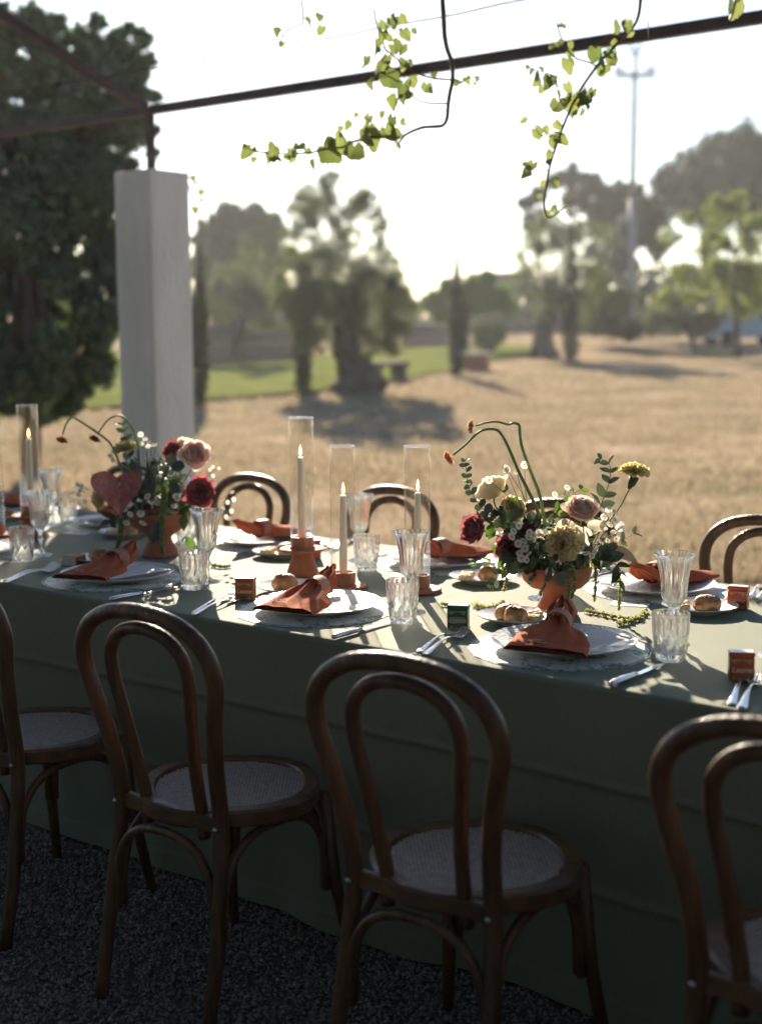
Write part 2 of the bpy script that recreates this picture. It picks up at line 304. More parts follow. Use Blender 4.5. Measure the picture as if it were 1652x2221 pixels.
# ------------------------------------------------------------------ mesh helpers
class MB:
    def __init__(s): s.v = []; s.f = []; s.m = []
    def add(s, vs, fs, mi=0):
        o = len(s.v); s.v += [tuple(p) for p in vs]; s.f += [tuple(i + o for i in f) for f in fs]; s.m += [mi] * len(fs); return s
    def lathe(s, prof, n=32, mi=0, c=(0, 0, 0), rf=None):
        vs = []; fs = []; L = len(prof)
        for j in range(n):
            a = 2 * math.pi * j / n
            for i, (r, z) in enumerate(prof):
                rr = r * (rf(a, i, r, z) if rf else 1.0)
                vs.append((c[0] + rr * math.cos(a), c[1] + rr * math.sin(a), c[2] + z))
        for j in range(n):
            k = (j + 1) % n
            for i in range(L - 1): fs.append((j * L + i, k * L + i, k * L + i + 1, j * L + i + 1))
        return s.add(vs, fs, mi)
    def tube(s, path, rad, n=8, mi=0, caps=True, flat=None, closed=False):
        P = [Vector(p) for p in path]; L = len(P)
        if not hasattr(rad, '__len__'): rad = [rad] * L
        t0 = (P[1] - P[0]).normalized()
        up = Vector((0, 0, 1)) if abs(t0.z) < 0.9 else Vector((0, 1, 0))
        nrm = t0.cross(up).normalized(); vs = []; fs = []
        for i in range(L):
            a = P[(i - 1) % L] if closed else P[max(i - 1, 0)]; b = P[(i + 1) % L] if closed else P[min(i + 1, L - 1)]
            t = (b - a).normalized(); nrm = (nrm - t * nrm.dot(t)).normalized(); bn = t.cross(nrm)
            for k in range(n):
                q = 2 * math.pi * k / n
                vs.append(P[i] + nrm * (math.cos(q) * rad[i]) + bn * (math.sin(q) * rad[i] * (flat or 1.0)))
        for i in range(L if closed else L - 1):
            i2 = (i + 1) % L
            for k in range(n): fs.append((i * n + k, i * n + (k + 1) % n, i2 * n + (k + 1) % n, i2 * n + k))
        if caps and not closed: fs.append(tuple(range(n - 1, -1, -1))); fs.append(tuple((L - 1) * n + k for k in range(n)))
        return s.add(vs, fs, mi)
    def box(s, c, d, mi=0, bev=0.0):
        x, y, z = c; a, b, h = d[0] / 2, d[1] / 2, d[2] / 2
        if not bev:
            vs = [(x + i * a, y + j * b, z + k * h) for i in (-1, 1) for j in (-1, 1) for k in (-1, 1)]
            return s.add(vs, [(0, 1, 3, 2), (4, 6, 7, 5), (0, 4, 5, 1), (2, 3, 7, 6), (0, 2, 6, 4), (1, 5, 7, 3)], mi)
        e = bev; vs = []
        for (zz, i) in ((-h, e), (-h + e, 0), (h - e, 0), (h, e)):
            A, B = a - i, b - i; g = e
            vs += [(x - A + g, y - B, z + zz), (x + A - g, y - B, z + zz), (x + A, y - B + g, z + zz), (x + A, y + B - g, z + zz), (x + A - g, y + B, z + zz), (x - A + g, y + B, z + zz), (x - A, y + B - g, z + zz), (x - A, y - B + g, z + zz)]
        fs = [(7, 6, 5, 4, 3, 2, 1, 0), tuple(24 + k for k in range(8))]
        for l in range(3):
            for k in range(8): fs.append((l * 8 + k, l * 8 + (k + 1) % 8, (l + 1) * 8 + (k + 1) % 8, (l + 1) * 8 + k))
        return s.add(vs, fs, mi)
    def grid(s, fn, nu, nv, mi=0):
        vs = [fn(i / nu, j / nv) for i in range(nu + 1) for j in range(nv + 1)]
        fs = [(i * (nv + 1) + j, (i + 1) * (nv + 1) + j, (i + 1) * (nv + 1) + j + 1, i * (nv + 1) + j + 1) for i in range(nu) for j in range(nv)]
        return s.add(vs, fs, mi)
    def xform(s, M):
        s.v = [tuple(M @ Vector(p)) for p in s.v]; return s
    def mesh(s, name, mats, smooth=True, angle=None):
        me = bpy.data.meshes.new(name); me.from_pydata(s.v, [], s.f); me.update()
        for m in ([mats] if isinstance(mats, str) else mats): me.materials.append(MATS[m])
        if any(s.m): me.polygons.foreach_set('material_index', s.m)
        if smooth: me.polygons.foreach_set('use_smooth', [True] * len(me.polygons))
        if smooth and angle:
            try: me.set_sharp_from_angle(angle=R(angle))
            except Exception: pass
        return me
def np_mesh(name, V, Fc, m, smooth=False):
    V = np.ascontiguousarray(V, dtype=np.float32); Fc = np.ascontiguousarray(Fc, dtype=np.int32)
    me = bpy.data.meshes.new(name); k = Fc.shape[1]
    me.vertices.add(len(V)); me.vertices.foreach_set('co', V.ravel())
    me.loops.add(Fc.size); me.loops.foreach_set('vertex_index', Fc.ravel())
    me.polygons.add(len(Fc)); me.polygons.foreach_set('loop_start', np.arange(len(Fc), dtype=np.int32) * k)
    me.update(calc_edges=True)
    if smooth: me.polygons.foreach_set('use_smooth', [True] * len(Fc))
    me.materials.append(MATS[m]); return me
def obj(name, me, parent=None, M=None):
    o = bpy.data.objects.new(name, me); COL.objects.link(o)
    if parent is not None: o.parent = parent
    if M is not None: o.matrix_basis = M
    return o
def tag(o, label=None, cat=None, group=None, kind=None):
    if label: o['label'] = label
    if cat: o['category'] = cat
    if group: o['group'] = group
    if kind: o['kind'] = kind
    return o
def thing(name, label, cat, loc=(0, 0, 0), rz=0.0, group=None):
    o = obj(name, None); o.location = loc; o.rotation_euler = (0, 0, rz); o.empty_display_size = 0.05
    return tag(o, label, cat, group)
def spawn(proto, loc, rz, label, group=None, tilt=None):
    """proto = (name, category, root mesh or None, [(part, mesh, matrix, [(sub, mesh, matrix)...])...])"""
    nm, cat, rm, parts = proto
    o = obj(nm, rm); o.location = loc; o.rotation_euler = (tilt[0], tilt[1], rz) if tilt else (0, 0, rz)
    tag(o, label, cat, group)
    for p in parts:
        c = obj(p[0], p[1], o, p[2] if len(p) > 2 else None)
        for q in (p[3] if len(p) > 3 else []): obj(q[0], q[1], c, q[2] if len(q) > 2 else None)
    return o
def spline(pts, n):
    P = [Vector(p) for p in pts]; out = []
    Q = [P[0] * 2 - P[1]] + P + [P[-1] * 2 - P[-2]]
    seg = len(P) - 1
    for k in range(n + 1):
        t = k / n * seg; i = min(int(t), seg - 1); u = t - i
        a, b, c, d = Q[i], Q[i + 1], Q[i + 2], Q[i + 3]
        out.append(0.5 * ((2 * b) + (c - a) * u + (2 * a - 5 * b + 4 * c - d) * u * u + (3 * b - a - 3 * c + d) * u ** 3))
    return out
def leaf_cloud(C, l, w, flat=0.0):
    n = len(C); a = rng.normal(size=(n, 3)); a[:, 2] *= (1 - flat); a /= np.linalg.norm(a, axis=1, keepdims=True) + 1e-9
    b = rng.normal(size=(n, 3)); b -= a * np.sum(a * b, axis=1, keepdims=True); b /= np.linalg.norm(b, axis=1, keepdims=True) + 1e-9
    s = rng.uniform(0.6, 1.3, (n, 1)); A = a * l * s * 0.5; B = b * w * s * 0.5
    V = np.stack([C - A, C + B - A * 0.15, C + A, C - B - A * 0.15], axis=1).reshape(-1, 3)
    return V, np.arange(n * 4).reshape(n, 4)
def in_balls(balls, n, sub=11, sr=(0.16, 0.42)):
    bl = []
    for c, r in balls:
        for _ in range(sub):
            d = rng.normal(size=3); d /= np.linalg.norm(d); q = r * rng.uniform(0.25, 1.0) ** 0.5
            bl.append([c[0] + d[0] * q, c[1] + d[1] * q, c[2] + d[2] * q, r * rng.uniform(*sr)])
    bl = np.array(bl); w = bl[:, 3] ** 2; w /= w.sum()
    idx = rng.choice(len(bl), n, p=w); d = rng.normal(size=(n, 3)); d /= np.linalg.norm(d, axis=1, keepdims=True)
    r = rng.uniform(0, 1.0, n) ** 0.45 * (1 + 0.30 * rng.normal(size=n).clip(-1, 2.2))
    return bl[idx, :3] + d * (bl[idx, 3] * r)[:, None]
def look(d, up=(0, 0, 1)):
    """matrix whose +Z points along d"""
    return Vector(d).to_track_quat('Z', 'Y').to_matrix().to_4x4()

# ================================================================== SETTING
# one ground sheet to the horizon
def build_ground():
    ds = np.concatenate([np.linspace(-60, 4, 12), np.linspace(6, 110, 90), np.geomspace(115, 1500, 24)])
    ls = np.concatenate([-np.geomspace(1200, 45, 12), np.linspace(-40, 40, 41), np.geomspace(45, 1200, 12)])
    V = []
    for d in ds:
        for l in ls:
            x = math.cos(YAW) * l - math.sin(YAW) * d; y = math.sin(YAW) * l + math.cos(YAW) * d
            z = gz(x, y) + (0.05 * noise.noise(Vector((x * 0.12, y * 0.12, 0))) if d > 12 else 0)
            V.append((x, y, z))
    n = len(ls); Fc = [(i * n + j, i * n + j + 1, (i + 1) * n + j + 1, (i + 1) * n + j) for i in range(len(ds) - 1) for j in range(n - 1)]
    o = obj('ground', np_mesh('ground', np.array(V), np.array(Fc), 'field', True)); tag(o, 'dry golden grass field stretching behind the table', None, None, 'structure')
build_ground()
def build_lawn():
    top = [(-60, 818), (80, 812), (200, 804), (320, 797), (430, 791), (540, 784), (640, 776), (760, 768), (880, 758), (1000, 752), (1100, 750), (1160, 752)]
    bot = [(-60, 915), (80, 902), (200, 890), (320, 878), (430, 870), (540, 863), (640, 855), (760, 846), (880, 824), (1000, 800), (1100, 778), (1160, 764)]
    V = []; k = 8
    for (a, b) in zip(top, bot):
        p, _ = gnd(*a); q, _ = gnd(*b)
        for i in range(k + 1):
            s = p.lerp(q, i / k); s.z = gz(s.x, s.y) + 0.06; V.append(tuple(s))
    Fc = [(i * (k + 1) + j, (i + 1) * (k + 1) + j, (i + 1) * (k + 1) + j + 1, i * (k + 1) + j + 1) for i in range(len(top) - 1) for j in range(k)]
    tag(obj('lawn', np_mesh('lawn', np.array(V), np.array(Fc), 'lawn_soil', True)), 'green lawn strip under the olive trees', None, None, 'structure')
build_lawn()
mb = MB().grid(lambda u, v: (-9.5 + 13 * u, 0.8 + 4.9 * v, 0.004), 4, 4)
tag(obj('gravel_bed', mb.mesh('gravel_bed', 'gravel_base')), 'grey gravel bed under the table and chairs', None, None, 'structure')
mb = MB().grid(lambda u, v: (-9.5 + 13 * u, -5.5 + 6.3 * v, 0.004), 4, 4)  # unseen sheet, added to cut sunlight bouncing onto chairs and cloth
tag(obj('low_bounce_ground', mb.mesh('low_bounce_ground', 'low_bounce_dark')), 'unseen dark ground sheet added behind the gravel to cut bounced light', None, None, 'structure')
def build_gravel():
    n = 80000
    u = rng.uniform(-3.9, -0.75, n); v = rng.uniform(1.25, 3.0, n)
    P = np.stack([u, v, np.zeros(n)], 1); rel = P - np.array(CAM)
    D = rel @ np.array(FWD); X = CX + F_PX * (rel @ np.array(RIGHT)) / D; Y = CY - F_PX * (rel @ np.array(UP)) / D
    P = P[(X > -120) & (X < 1772) & (Y < 2420)]; n = len(P)
    o6 = np.array([[1, 0, 0], [0, 1, 0], [-1, 0, 0], [0, -1, 0], [0, 0, 1], [0, 0, -1]], float)
    s = rng.uniform(0.0030, 0.0072, (n, 1, 1)); J = o6[None] * s * rng.uniform(0.6, 1.35, (n, 6, 3)) + rng.normal(size=(n, 6, 3)) * s * 0.22
    an = rng.uniform(0, 6.28, n); c, sn = np.cos(an), np.sin(an)
    Jx = J[:, :, 0] * c[:, None] - J[:, :, 1] * sn[:, None]; Jy = J[:, :, 0] * sn[:, None] + J[:, :, 1] * c[:, None]
    V = np.stack([Jx, Jy, J[:, :, 2] * 0.8], 2) + P[:, None, :]; V[:, :, 2] += 0.006 + rng.uniform(0, 0.006, (n, 1))
    t = np.array([[0, 1, 4], [1, 2, 4], [2, 3, 4], [3, 0, 4], [1, 0, 5], [2, 1, 5], [3, 2, 5], [0, 3, 5]])
    Fc = (t[None] + (np.arange(n) * 6)[:, None, None]).reshape(-1, 3)
    tag(obj('gravel', np_mesh('gravel', V.reshape(-1, 3), Fc, 'gravel_stone')), 'loose grey gravel stones around the chair legs', 'gravel', None, 'stuff')
build_gravel()
def build_grass():
    n = 70000
    D = 8.0 + 30.0 * rng.uniform(0, 1, n) ** 1.3; L = rng.uniform(-0.34, 0.34, n) * D
    x = math.cos(YAW) * L - math.sin(YAW) * D; y = math.sin(YAW) * L + math.cos(YAW) * D
    pn = np.array([noise.noise(Vector((a * 0.35, b * 0.35, 1))) + 0.5 * noise.noise(Vector((a * 1.3, b * 1.3, 4))) for a, b in zip(x, y)]); keep = (y > 5.8) & (pn > rng.uniform(-0.7, 0.35, n)); x, y, D = x[keep], y[keep], D[keep]; n = len(x)
    z = np.array([gz(a, b) for a, b in zip(x, y)])
    h = rng.uniform(0.03, 0.09, n); w = rng.uniform(0.004, 0.010, n) * (D / 9.0); a = rng.uniform(0, 6.28, n); ln = rng.normal(size=(n, 2)) * 0.6
    B = np.stack([x, y, z - 0.01], 1); S = np.stack([np.cos(a) * w, np.sin(a) * w, np.zeros(n)], 1)
    T = B + np.stack([ln[:, 0] * h, ln[:, 1] * h, h + 0.02], 1)
    V = np.stack([B - S, B + S, T], 1).reshape(-1, 3)
    tag(obj('grass', np_mesh('grass', V, np.arange(n * 3).reshape(n, 3), 'dry_grass')), 'short dry straw-coloured grass blades on the field', 'grass', None, 'stuff')
build_grass()

# ------------------------------------------------------------------ pergola
PILX, PILY = -5.88, 5.39
def build_pillar():
    t = thing('pillar', 'pale plastered square pillar carrying the pergola frame', 'pillar', (PILX, PILY, 0), 0.0)
    s = 0.152; m = MB(); nz, nk = 60, 10; ring = []
    for i in range(4):
        for j in range(nk):
            w = -1 + 2 * j / nk; ring.append(((w, -1), (1, w), (-w, 1), (-1, -w))[i])
    L = len(ring); vs = []
    for k in range(nz + 1):
        z = 2.38 * k / nz
        for (x, y) in ring:
            c = 0.955 if abs(x) > 0.99 and abs(y) > 0.99 else 1.0
            c *= 1 + 0.010 * noise.noise(Vector((x * 2, y * 2, z * 1.5))) + (0.035 * min(0, noise.noise(Vector((x * 3, y * 3, z * 9))) + 0.1) if abs(x) > 0.9 and abs(y) > 0.9 else 0)
            c *= 0.992 if k in (0, nz) else 1.0
            vs.append((x * s * c, y * s * c, z + (0.006 * noise.noise(Vector((x * 4, y * 4, 9))) if k == nz else 0)))
    fs = [(k * L + i, k * L + (i + 1) % L, (k + 1) * L + (i + 1) % L, (k + 1) * L + i) for k in range(nz) for i in range(L)] + [tuple(nz * L + i for i in range(L))]
    m.add(vs, fs)
    obj('shaft', m.mesh('pillar_shaft', 'plaster', True, 50), t)
    obj('fixing_plate', MB().box((0, 0, 2.388), (0.13, 0.13, 0.012), 0, 0.002).mesh('fixing_plate', 'iron', False), t)
    m = MB().tube([(0, 0, 2.37), (0, 0, 2.70)], 0.026, 4); m.xform(Matrix.Rotation(R(45), 4, 'Z') @ Matrix.Identity(4))
    obj('post', m.mesh('pillar_post', 'iron', False), t)
build_pillar()
def beam(name, a, b, w, h, label, cat='beam', group=None, mt='iron'):
    a, b = Vector(a), Vector(b); d = b - a; L = d.length
    m = MB().box((0, 0, 0), (L, w, h), 0, 0.003)
    o = obj(name, m.mesh(name, mt, False)); o.location = (a + b) / 2; o.rotation_euler = d.to_track_quat('X', 'Z').to_euler()
    return tag(o, label, cat, group)
beam('steel_beam', (-9.5, PILY, 2.72), (2.6, PILY, 2.72), 0.05, 0.048, 'long dark steel beam crossing above the table over the pillar', 'beam', 'pergola steel frame')
beam('steel_beam', (PILX, PILY - 0.03, 2.732), (PILX, 0.4, 4.50), 0.05, 0.046, 'dark steel cross beam running from the pillar towards the upper left corner', 'beam', 'pergola steel frame')
def wirefn(name, pts, r, label, mt='wire', cat='wire'):
    sp = spline(pts, 140); sp = [c + Vector((0, 0.012 * noise.noise(c * 1.7), 0.014 * noise.noise(c * 2.3))) for c in sp]
    m = MB().tube(sp, r, 5)
    for i in range(4, 138, 3):
        if random.random() < 0.55:
            c = sp[i]; e = c + Vector((random.uniform(-.05, .05), random.uniform(-.02, .02), random.uniform(-.07, .03))); m.tube([c, c.lerp(e, 0.5) + Vector((0.01, 0, 0.008)), e], [0.0022, 0.0016, 0.0008], 4)
    return tag(obj(name, m.mesh(name, mt)), label, cat, 'pergola wires')
wirefn('wire', [(-9, 4.37, 2.70), (-5.7, 4.37, 2.672), (-3.4, 4.4, 2.675), (0.5, 4.4, 2.70)], 0.0034, 'thin wire with twigs strung above the steel beam')
wirefn('wire', [(PILX + 0.02, PILY - 0.1, 2.69), (-5.86, 4.5, 2.92), (-5.86, 3.0, 3.45), (-5.86, 0.4, 4.40)], 0.004, 'thin pale wire running beside the cross beam at upper left')

# ------------------------------------------------------------------ trees
def tree(name, label, cat, base, trunk, balls, mt, n, l, w, jit=0.5, group=None, dense=0, limb=0.05, D=None, flat=0.0):
    if D is None: p0, D = gnd(*base)
    else:
        p0 = at(base[0], base[1], D); p0.z = gz(p0.x, p0.y)
    t = thing(name, label, cat, p0, 0, group)
    k = D / F_PX; B = []
    for (x, y, r) in balls:
        c = at(x, y, D + random.uniform(-jit, jit) * r * k * 2.2) - p0; B.append((c, r * k))
    if trunk:
        path = [at(x, y, D) - p0 for (x, y, r) in trunk]; path[0].z = -0.05; rad = [r * k for (_, _, r) in trunk]
        sp = spline(path, 24); rr = np.interp(np.linspace(0, 1, 25), np.linspace(0, 1, len(rad)), rad)
        rr = [a * (1 + 0.12 * noise.noise(Vector((i * 0.7, D, 0)))) for i, a in enumerate(rr)]
        m = MB().tube(sp, list(rr), 16)
        m.v = [tuple(Vector(c) + (Vector(c) - sp[min(24, i // 16)]) * (0.22 * noise.noise(Vector(c) * (1.6 / max(rr[0], 0.05)) ) + 0.12 * noise.noise(Vector(c) * (5.0 / max(rr[0], 0.05))))) for i, c in enumerate(m.v)]
        for (c, r) in B:
            s0 = sp[random.randint(15, 24)]; mid = s0.lerp(c, 0.5) + Vector((random.uniform(-.1, .1), random.uniform(-.1, .1), 0.12)) * r
            m.tube(spline([s0, mid, c], 8), list(np.linspace(limb, limb * 0.25, 9)), 5)
        obj('trunk', m.mesh(name + '_trunk', 'bark'), t)
    C = in_balls(B, n, (14, 20, 34)[dense], ((0.30, 0.70), (0.24, 0.52), (0.22, 0.46))[dense])
    V, Fc = leaf_cloud(C, l, w, flat)
    V2, F2 = leaf_cloud(in_balls(B, n // 3, 60, (0.05, 0.18)) , l * 0.62, w * 0.62, flat); Fc = np.concatenate([Fc, F2 + len(V)]); V = np.concatenate([V, V2])
    obj('crown', np_mesh(name + '_crown', V, Fc, mt), t)
    return t
# ivy hung tree on the left
ib = []
for (y, xr) in ((95, 300), (140, 318), (190, 322), (245, 318), (300, 322), (350, 318), (400, 312), (455, 305), (510, 300), (565, 295), (620, 288), (680, 272), (735, 255), (785, 235), (830, 190)):
    x = xr - 38
    while x > -150: ib.append((x + random.uniform(-16, 16), y + random.uniform(-16, 16), random.uniform(26, 46))); x -= random.uniform(50, 62)
ib += [(150, 870, 28), (120, 890, 24), (175, 845, 30), (60, 60, 45), (0, 60, 50), (90, 905, 20), (60, 880, 30), (20, 870, 34), (325, 130, 16), (335, 210, 14), (338, 280, 13), (330, 330, 15), (120, 52, 26), (210, 45, 18), (310, 85, 20), (280, 60, 14)]
tree('ivy_tree', 'dark tree smothered in ivy filling the upper left', 'tree', (60, 900), [(60, 900, 22), (70, 700, 20), (60, 400, 16), (80, 150, 10)], ib, 'ivy_leaf', 80000, 0.080, 0.062, 0.9, dense=2, limb=0.03, D=14.0)
# olives
tree('olive_tree', 'old olive tree with thick leaning trunk standing mid field', 'tree', (775, 852),
     [(778, 852, 58), (778, 832, 60), (772, 808, 44), (756, 775, 31), (746, 715, 27), (754, 660, 24), (772, 615, 14)],
     [(640, 640, 42), (690, 620, 48), (745, 600, 46), (815, 640, 50), (858, 690, 34), (835, 725, 34), (690, 690, 44), (640, 700, 30), (735, 550, 36), (800, 590, 40), (700, 560, 36), (655, 580, 30),
      (690, 430, 44), (650, 470, 32), (735, 485, 32), (800, 430, 34), (812, 480, 28), (715, 390, 22), (660, 420, 24), (780, 720, 36), (620, 660, 26), (850, 640, 34), (870, 720, 24), (720, 650, 44), (670, 640, 40), (770, 450, 26), (670, 500, 28), (760, 520, 28), (610, 620, 26), (640, 560, 30), (880, 660, 24), (840, 590, 34), (700, 740, 30), (660, 745, 22), (840, 755, 26), (790, 760, 24), (760, 690, 40), (630, 520, 24), (830, 540, 26)], 'olive_leaf', 62000, 0.074, 0.025, 0.9, 'olive trees', 0, 0.016)
tree('olive_tree', 'olive tree with crooked trunk right of the slim cypress', 'tree', (1180, 776),
     [(1182, 777, 34), (1176, 740, 22), (1186, 690, 19), (1200, 650, 17), (1185, 610, 12)],
     [(1150, 560, 34), (1190, 520, 40), (1240, 530, 46), (1285, 560, 38), (1160, 620, 34), (1300, 520, 32), (1230, 600, 44), (1145, 500, 22), (1190, 480, 26), (1280, 610, 40), (1190, 660, 34), (1260, 660, 36), (1130, 600, 22)], 'olive_leaf', 17000, 0.12, 0.042, 0.9, 'olive trees', 1, 0.03)
tree('olive_tree', 'grey-green olive tree beyond the lawn beside the pillar', 'tree', (520, 785),
     [(520, 786, 14), (515, 750, 10), (525, 700, 9), (530, 660, 7)],
     [(500, 605, 40), (555, 590, 44), (600, 640, 36), (530, 640, 40), (470, 640, 26), (565, 680, 34), (540, 540, 24)], 'olive_leaf', 14000, 0.12, 0.042, 0.9, 'olive trees', 1, 0.03)
# cypresses
def cypress(base, topy, wpx, label, n=5000):
    x, y = base; bl = []; yy = y - 8; H = y - topy
    while yy > topy:
        f = (y - yy) / H; r = wpx * (0.75 + 0.35 * math.sin(f * 3.0)) * (1 - max(0, f - 0.55) / 0.47) + 2
        bl.append((x + random.uniform(-2, 2), yy, r)); yy -= max(r * 0.8, 4)
    tree('cypress_tree', label, 'tree', base, [(x, y, 5), (x, y - 30, 4), (x, y - H * 0.6, 3), (x, y - H * 0.8, 2)], bl, 'cypress_leaf', n, 0.10, 0.035, 0.1, 'slim young cypresses', 2, 0.01)
cypress((990, 816), 548, 16, 'slim cypress standing beside the stone planter')
cypress((1238, 788), 480, 19, 'slim dark cypress in front of the crooked olive')
cypress((656, 846), 560, 19, 'slim cypress left of the thick olive trunk')
cypress((434, 882), 530, 15, 'slim cypress right behind the pillar')
# far trees
tree('oak_tree', 'dark rounded oak behind the pillar far across the lawn', 'tree', (510, 770), [(510, 770, 12), (510, 640, 9), (515, 560, 6)],
     [(465, 500, 40), (500, 470, 34), (545, 480, 40), (588, 495, 32), (510, 545, 50), (575, 555, 46), (450, 570, 36), (440, 530, 30), (610, 560, 30)], 'oak_leaf', 24000, 0.22, 0.12, 0.8, dense=2, D=62)
tree('fig_tree', 'fresh green leafy tree behind the slim cypress', 'tree', (1010, 740), [(1010, 740, 8), (1012, 690, 6), (1015, 660, 4)],
     [(940, 655, 26), (978, 630, 28), (1030, 630, 30), (1075, 645, 30), (1010, 665, 32), (1100, 670, 20), (1055, 610, 20), (960, 680, 22)], 'citrus_leaf', 14000, 0.16, 0.11, 0.8, dense=2, D=56)
tree('lime_tree', 'bright yellow-green tree at the right edge of the field', 'tree', (1600, 745), [(1600, 745, 9), (1595, 680, 7), (1590, 600, 5)],
     [(1455, 515, 26), (1490, 475, 20), (1550, 455, 30), (1600, 440, 30), (1540, 530, 34), (1600, 520, 40), (1480, 590, 28), (1550, 600, 38), (1630, 590, 44), (1440, 640, 18), (1640, 500, 36), (1500, 640, 24), (1600, 650, 40), (1650, 650, 40)], 'lime_leaf', 15000, 0.12, 0.075, 0.9, dense=1, D=48, flat=0.4)
tree('pine_tree', 'huge dark umbrella pine rising at the right edge', 'tree', (1560, 742), [(1560, 742, 18), (1545, 640, 15), (1530, 540, 13), (1540, 460, 10)],
     [(1450, 400, 42), (1495, 365, 46), (1550, 335, 48), (1610, 325, 56), (1500, 420, 46), (1570, 400, 60), (1640, 390, 60), (1445, 440, 32), (1690, 350, 60), (1540, 470, 40), (1620, 460, 46)], 'pine_needle', 26000, 0.42, 0.12, 0.9, dense=2, limb=0.12, D=84)
tree('pine_tree', 'dark pine clump behind the tall mast', 'tree', (1340, 742), [(1340, 742, 10), (1345, 640, 9), (1340, 540, 7), (1330, 480, 6)],
     [(1140, 440, 18), (1170, 420, 18), (1200, 395, 22), (1235, 385, 26), (1280, 400, 26), (1330, 430, 36), (1385, 440, 40), (1310, 480, 40), (1380, 500, 40), (1250, 440, 28), (1420, 470, 30), (1160, 480, 26), (1430, 540, 24), (1350, 560, 30)], 'pine_needle', 24000, 0.34, 0.11, 0.9, dense=1, limb=0.10, D=76)
tree('shrub', 'grey-green shrub at the foot of the tall mast', 'shrub', (1330, 750), None, [(1290, 700, 30), (1330, 690, 36), (1310, 660, 30), (1370, 720, 22), (1350, 650, 26), (1300, 620, 26)], 'oak_leaf', 9000, 0.16, 0.06, 0.8, 'shrubs at the field edge', D=58)
tree('shrub', 'low grey shrub with forked stems right of the mast', 'shrub', (1500, 752), [(1506, 752, 5), (1495, 725, 4), (1480, 700, 3)], [(1425, 700, 30), (1470, 690, 34), (1520, 700, 32), (1460, 665, 26), (1545, 680, 26)], 'olive_leaf', 9000, 0.15, 0.05, 0.8, 'shrubs at the field edge', D=54, limb=0.03)
tree('shrub', 'round clipped green bush beside the low wall', 'shrub', (1062, 748), None, [(1062, 724, 30), (1045, 728, 20), (1080, 728, 20)], 'citrus_leaf', 5000, 0.10, 0.06, 0.3, 'shrubs at the field edge', D=52)
tree('shrub', 'small bright green bush left of the thick olive', 'shrub', (480, 760), None, [(470, 665, 22), (500, 660, 24), (485, 690, 22)], 'lime_leaf', 3500, 0.13, 0.09, 0.5, 'shrubs at the field edge', D=55)
# far treeline closing the horizon
hb = []
for x in range(-160, 1840, 30):
    low = 900 < x < 1115
    tops = (700, 735) if low else ((600, 640, 675, 710, 740) if x < 600 or x > 1260 else (650, 680, 710, 740))
    for yy in tops: hb.append((x + random.uniform(-10, 10), yy + random.uniform(-14, 10), random.uniform(22, 32)))
B = [(at(x, y, 92 + random.uniform(-4, 4)), r * 92 / F_PX) for x, y, r in hb]
V, Fc = leaf_cloud(in_balls(B, 76000, 16, (0.3, 0.55)), 0.42, 0.26)
tag(obj('treeline', np_mesh('treeline', V, Fc, 'oak_leaf')), 'dark far treeline along the horizon', 'treeline', None, 'stuff')

# ------------------------------------------------------------------ far built things
def blockwall(name, a, b, h, th, label, mt, capmt, cat='wall'):
    pa, _ = gnd(*a); pb, _ = gnd(*b); d = pb - pa; L = d.length; ang = math.atan2(d.y, d.x)
    t = thing(name, label, cat, (pa + pb) / 2, ang)
    rows = max(2, int(h / 0.28)); hh = h / rows
    me = [MB().box((0, 0, 0), (0.5 * s, th, hh * 0.94), 0, 0.02).mesh('wall_stone', mt, False) for s in (0.9, 1.0, 1.15)]
    for r in range(rows):
        x = -L / 2 + (0.25 if r % 2 else 0.0)
        while x < L / 2:
            k = random.randint(0, 2); o = obj('stone', me[k], t); o.location = (x, random.uniform(-0.02, 0.02), hh * (r + 0.5) - 0.03); x += 0.5 * (0.9, 1.0, 1.15)[k] * 0.5 + 0.26
    obj('coping', MB().box((0, 0, h + 0.02), (L + 0.3, th + 0.1, 0.08), 0, 0.02).mesh('coping', capmt, False), t)
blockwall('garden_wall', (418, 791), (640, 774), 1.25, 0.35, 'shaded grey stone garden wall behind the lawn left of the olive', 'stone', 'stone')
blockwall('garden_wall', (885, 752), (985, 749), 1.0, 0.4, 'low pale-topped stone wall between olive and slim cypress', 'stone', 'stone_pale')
def bench(a, b, label):
    pa, D = gnd(*a); pb, _ = gnd(*b); d = pb - pa; L = d.length
    t = thing('stone_bench', label, 'bench', (pa + pb) / 2, math.atan2(d.y, d.x))
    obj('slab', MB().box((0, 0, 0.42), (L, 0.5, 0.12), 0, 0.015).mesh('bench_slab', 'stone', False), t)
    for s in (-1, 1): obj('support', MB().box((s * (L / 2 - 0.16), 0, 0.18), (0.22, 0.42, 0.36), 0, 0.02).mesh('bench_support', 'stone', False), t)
bench((800, 828), (875, 824), 'low stone bench beside the thick olive trunk')
bench((45, 885), (150, 882), 'low stone bench in shade under the ivy tree')
def planter():
    p, D = gnd(1033, 802)
    t = thing('stone_planter', 'square brick planter with pale stone rim beside the slim cypress', 'planter', p, 0.3)
    for r in range(4):
        for k in range(4):
            M = Matrix.Rotation(k * math.pi / 2, 4, 'Z')
            for q in (-1, 1):
                o = obj('brick', MB().box((0, 0, 0), (0.27, 0.10, 0.10), 0, 0.008).mesh('planter_brick', 'brick', False) if not bpy.data.meshes.get('planter_brick') else bpy.data.meshes['planter_brick'], t)
                o.matrix_basis = M @ Matrix.Translation((q * 0.138 + (0.05 if r % 2 else -0.05), -0.24, 0.055 + r * 0.108))
    obj('rim', MB().box((0, 0, 0.48), (0.72, 0.72, 0.10), 0, 0.02).mesh('planter_rim', 'stone_pale', False), t)
planter()
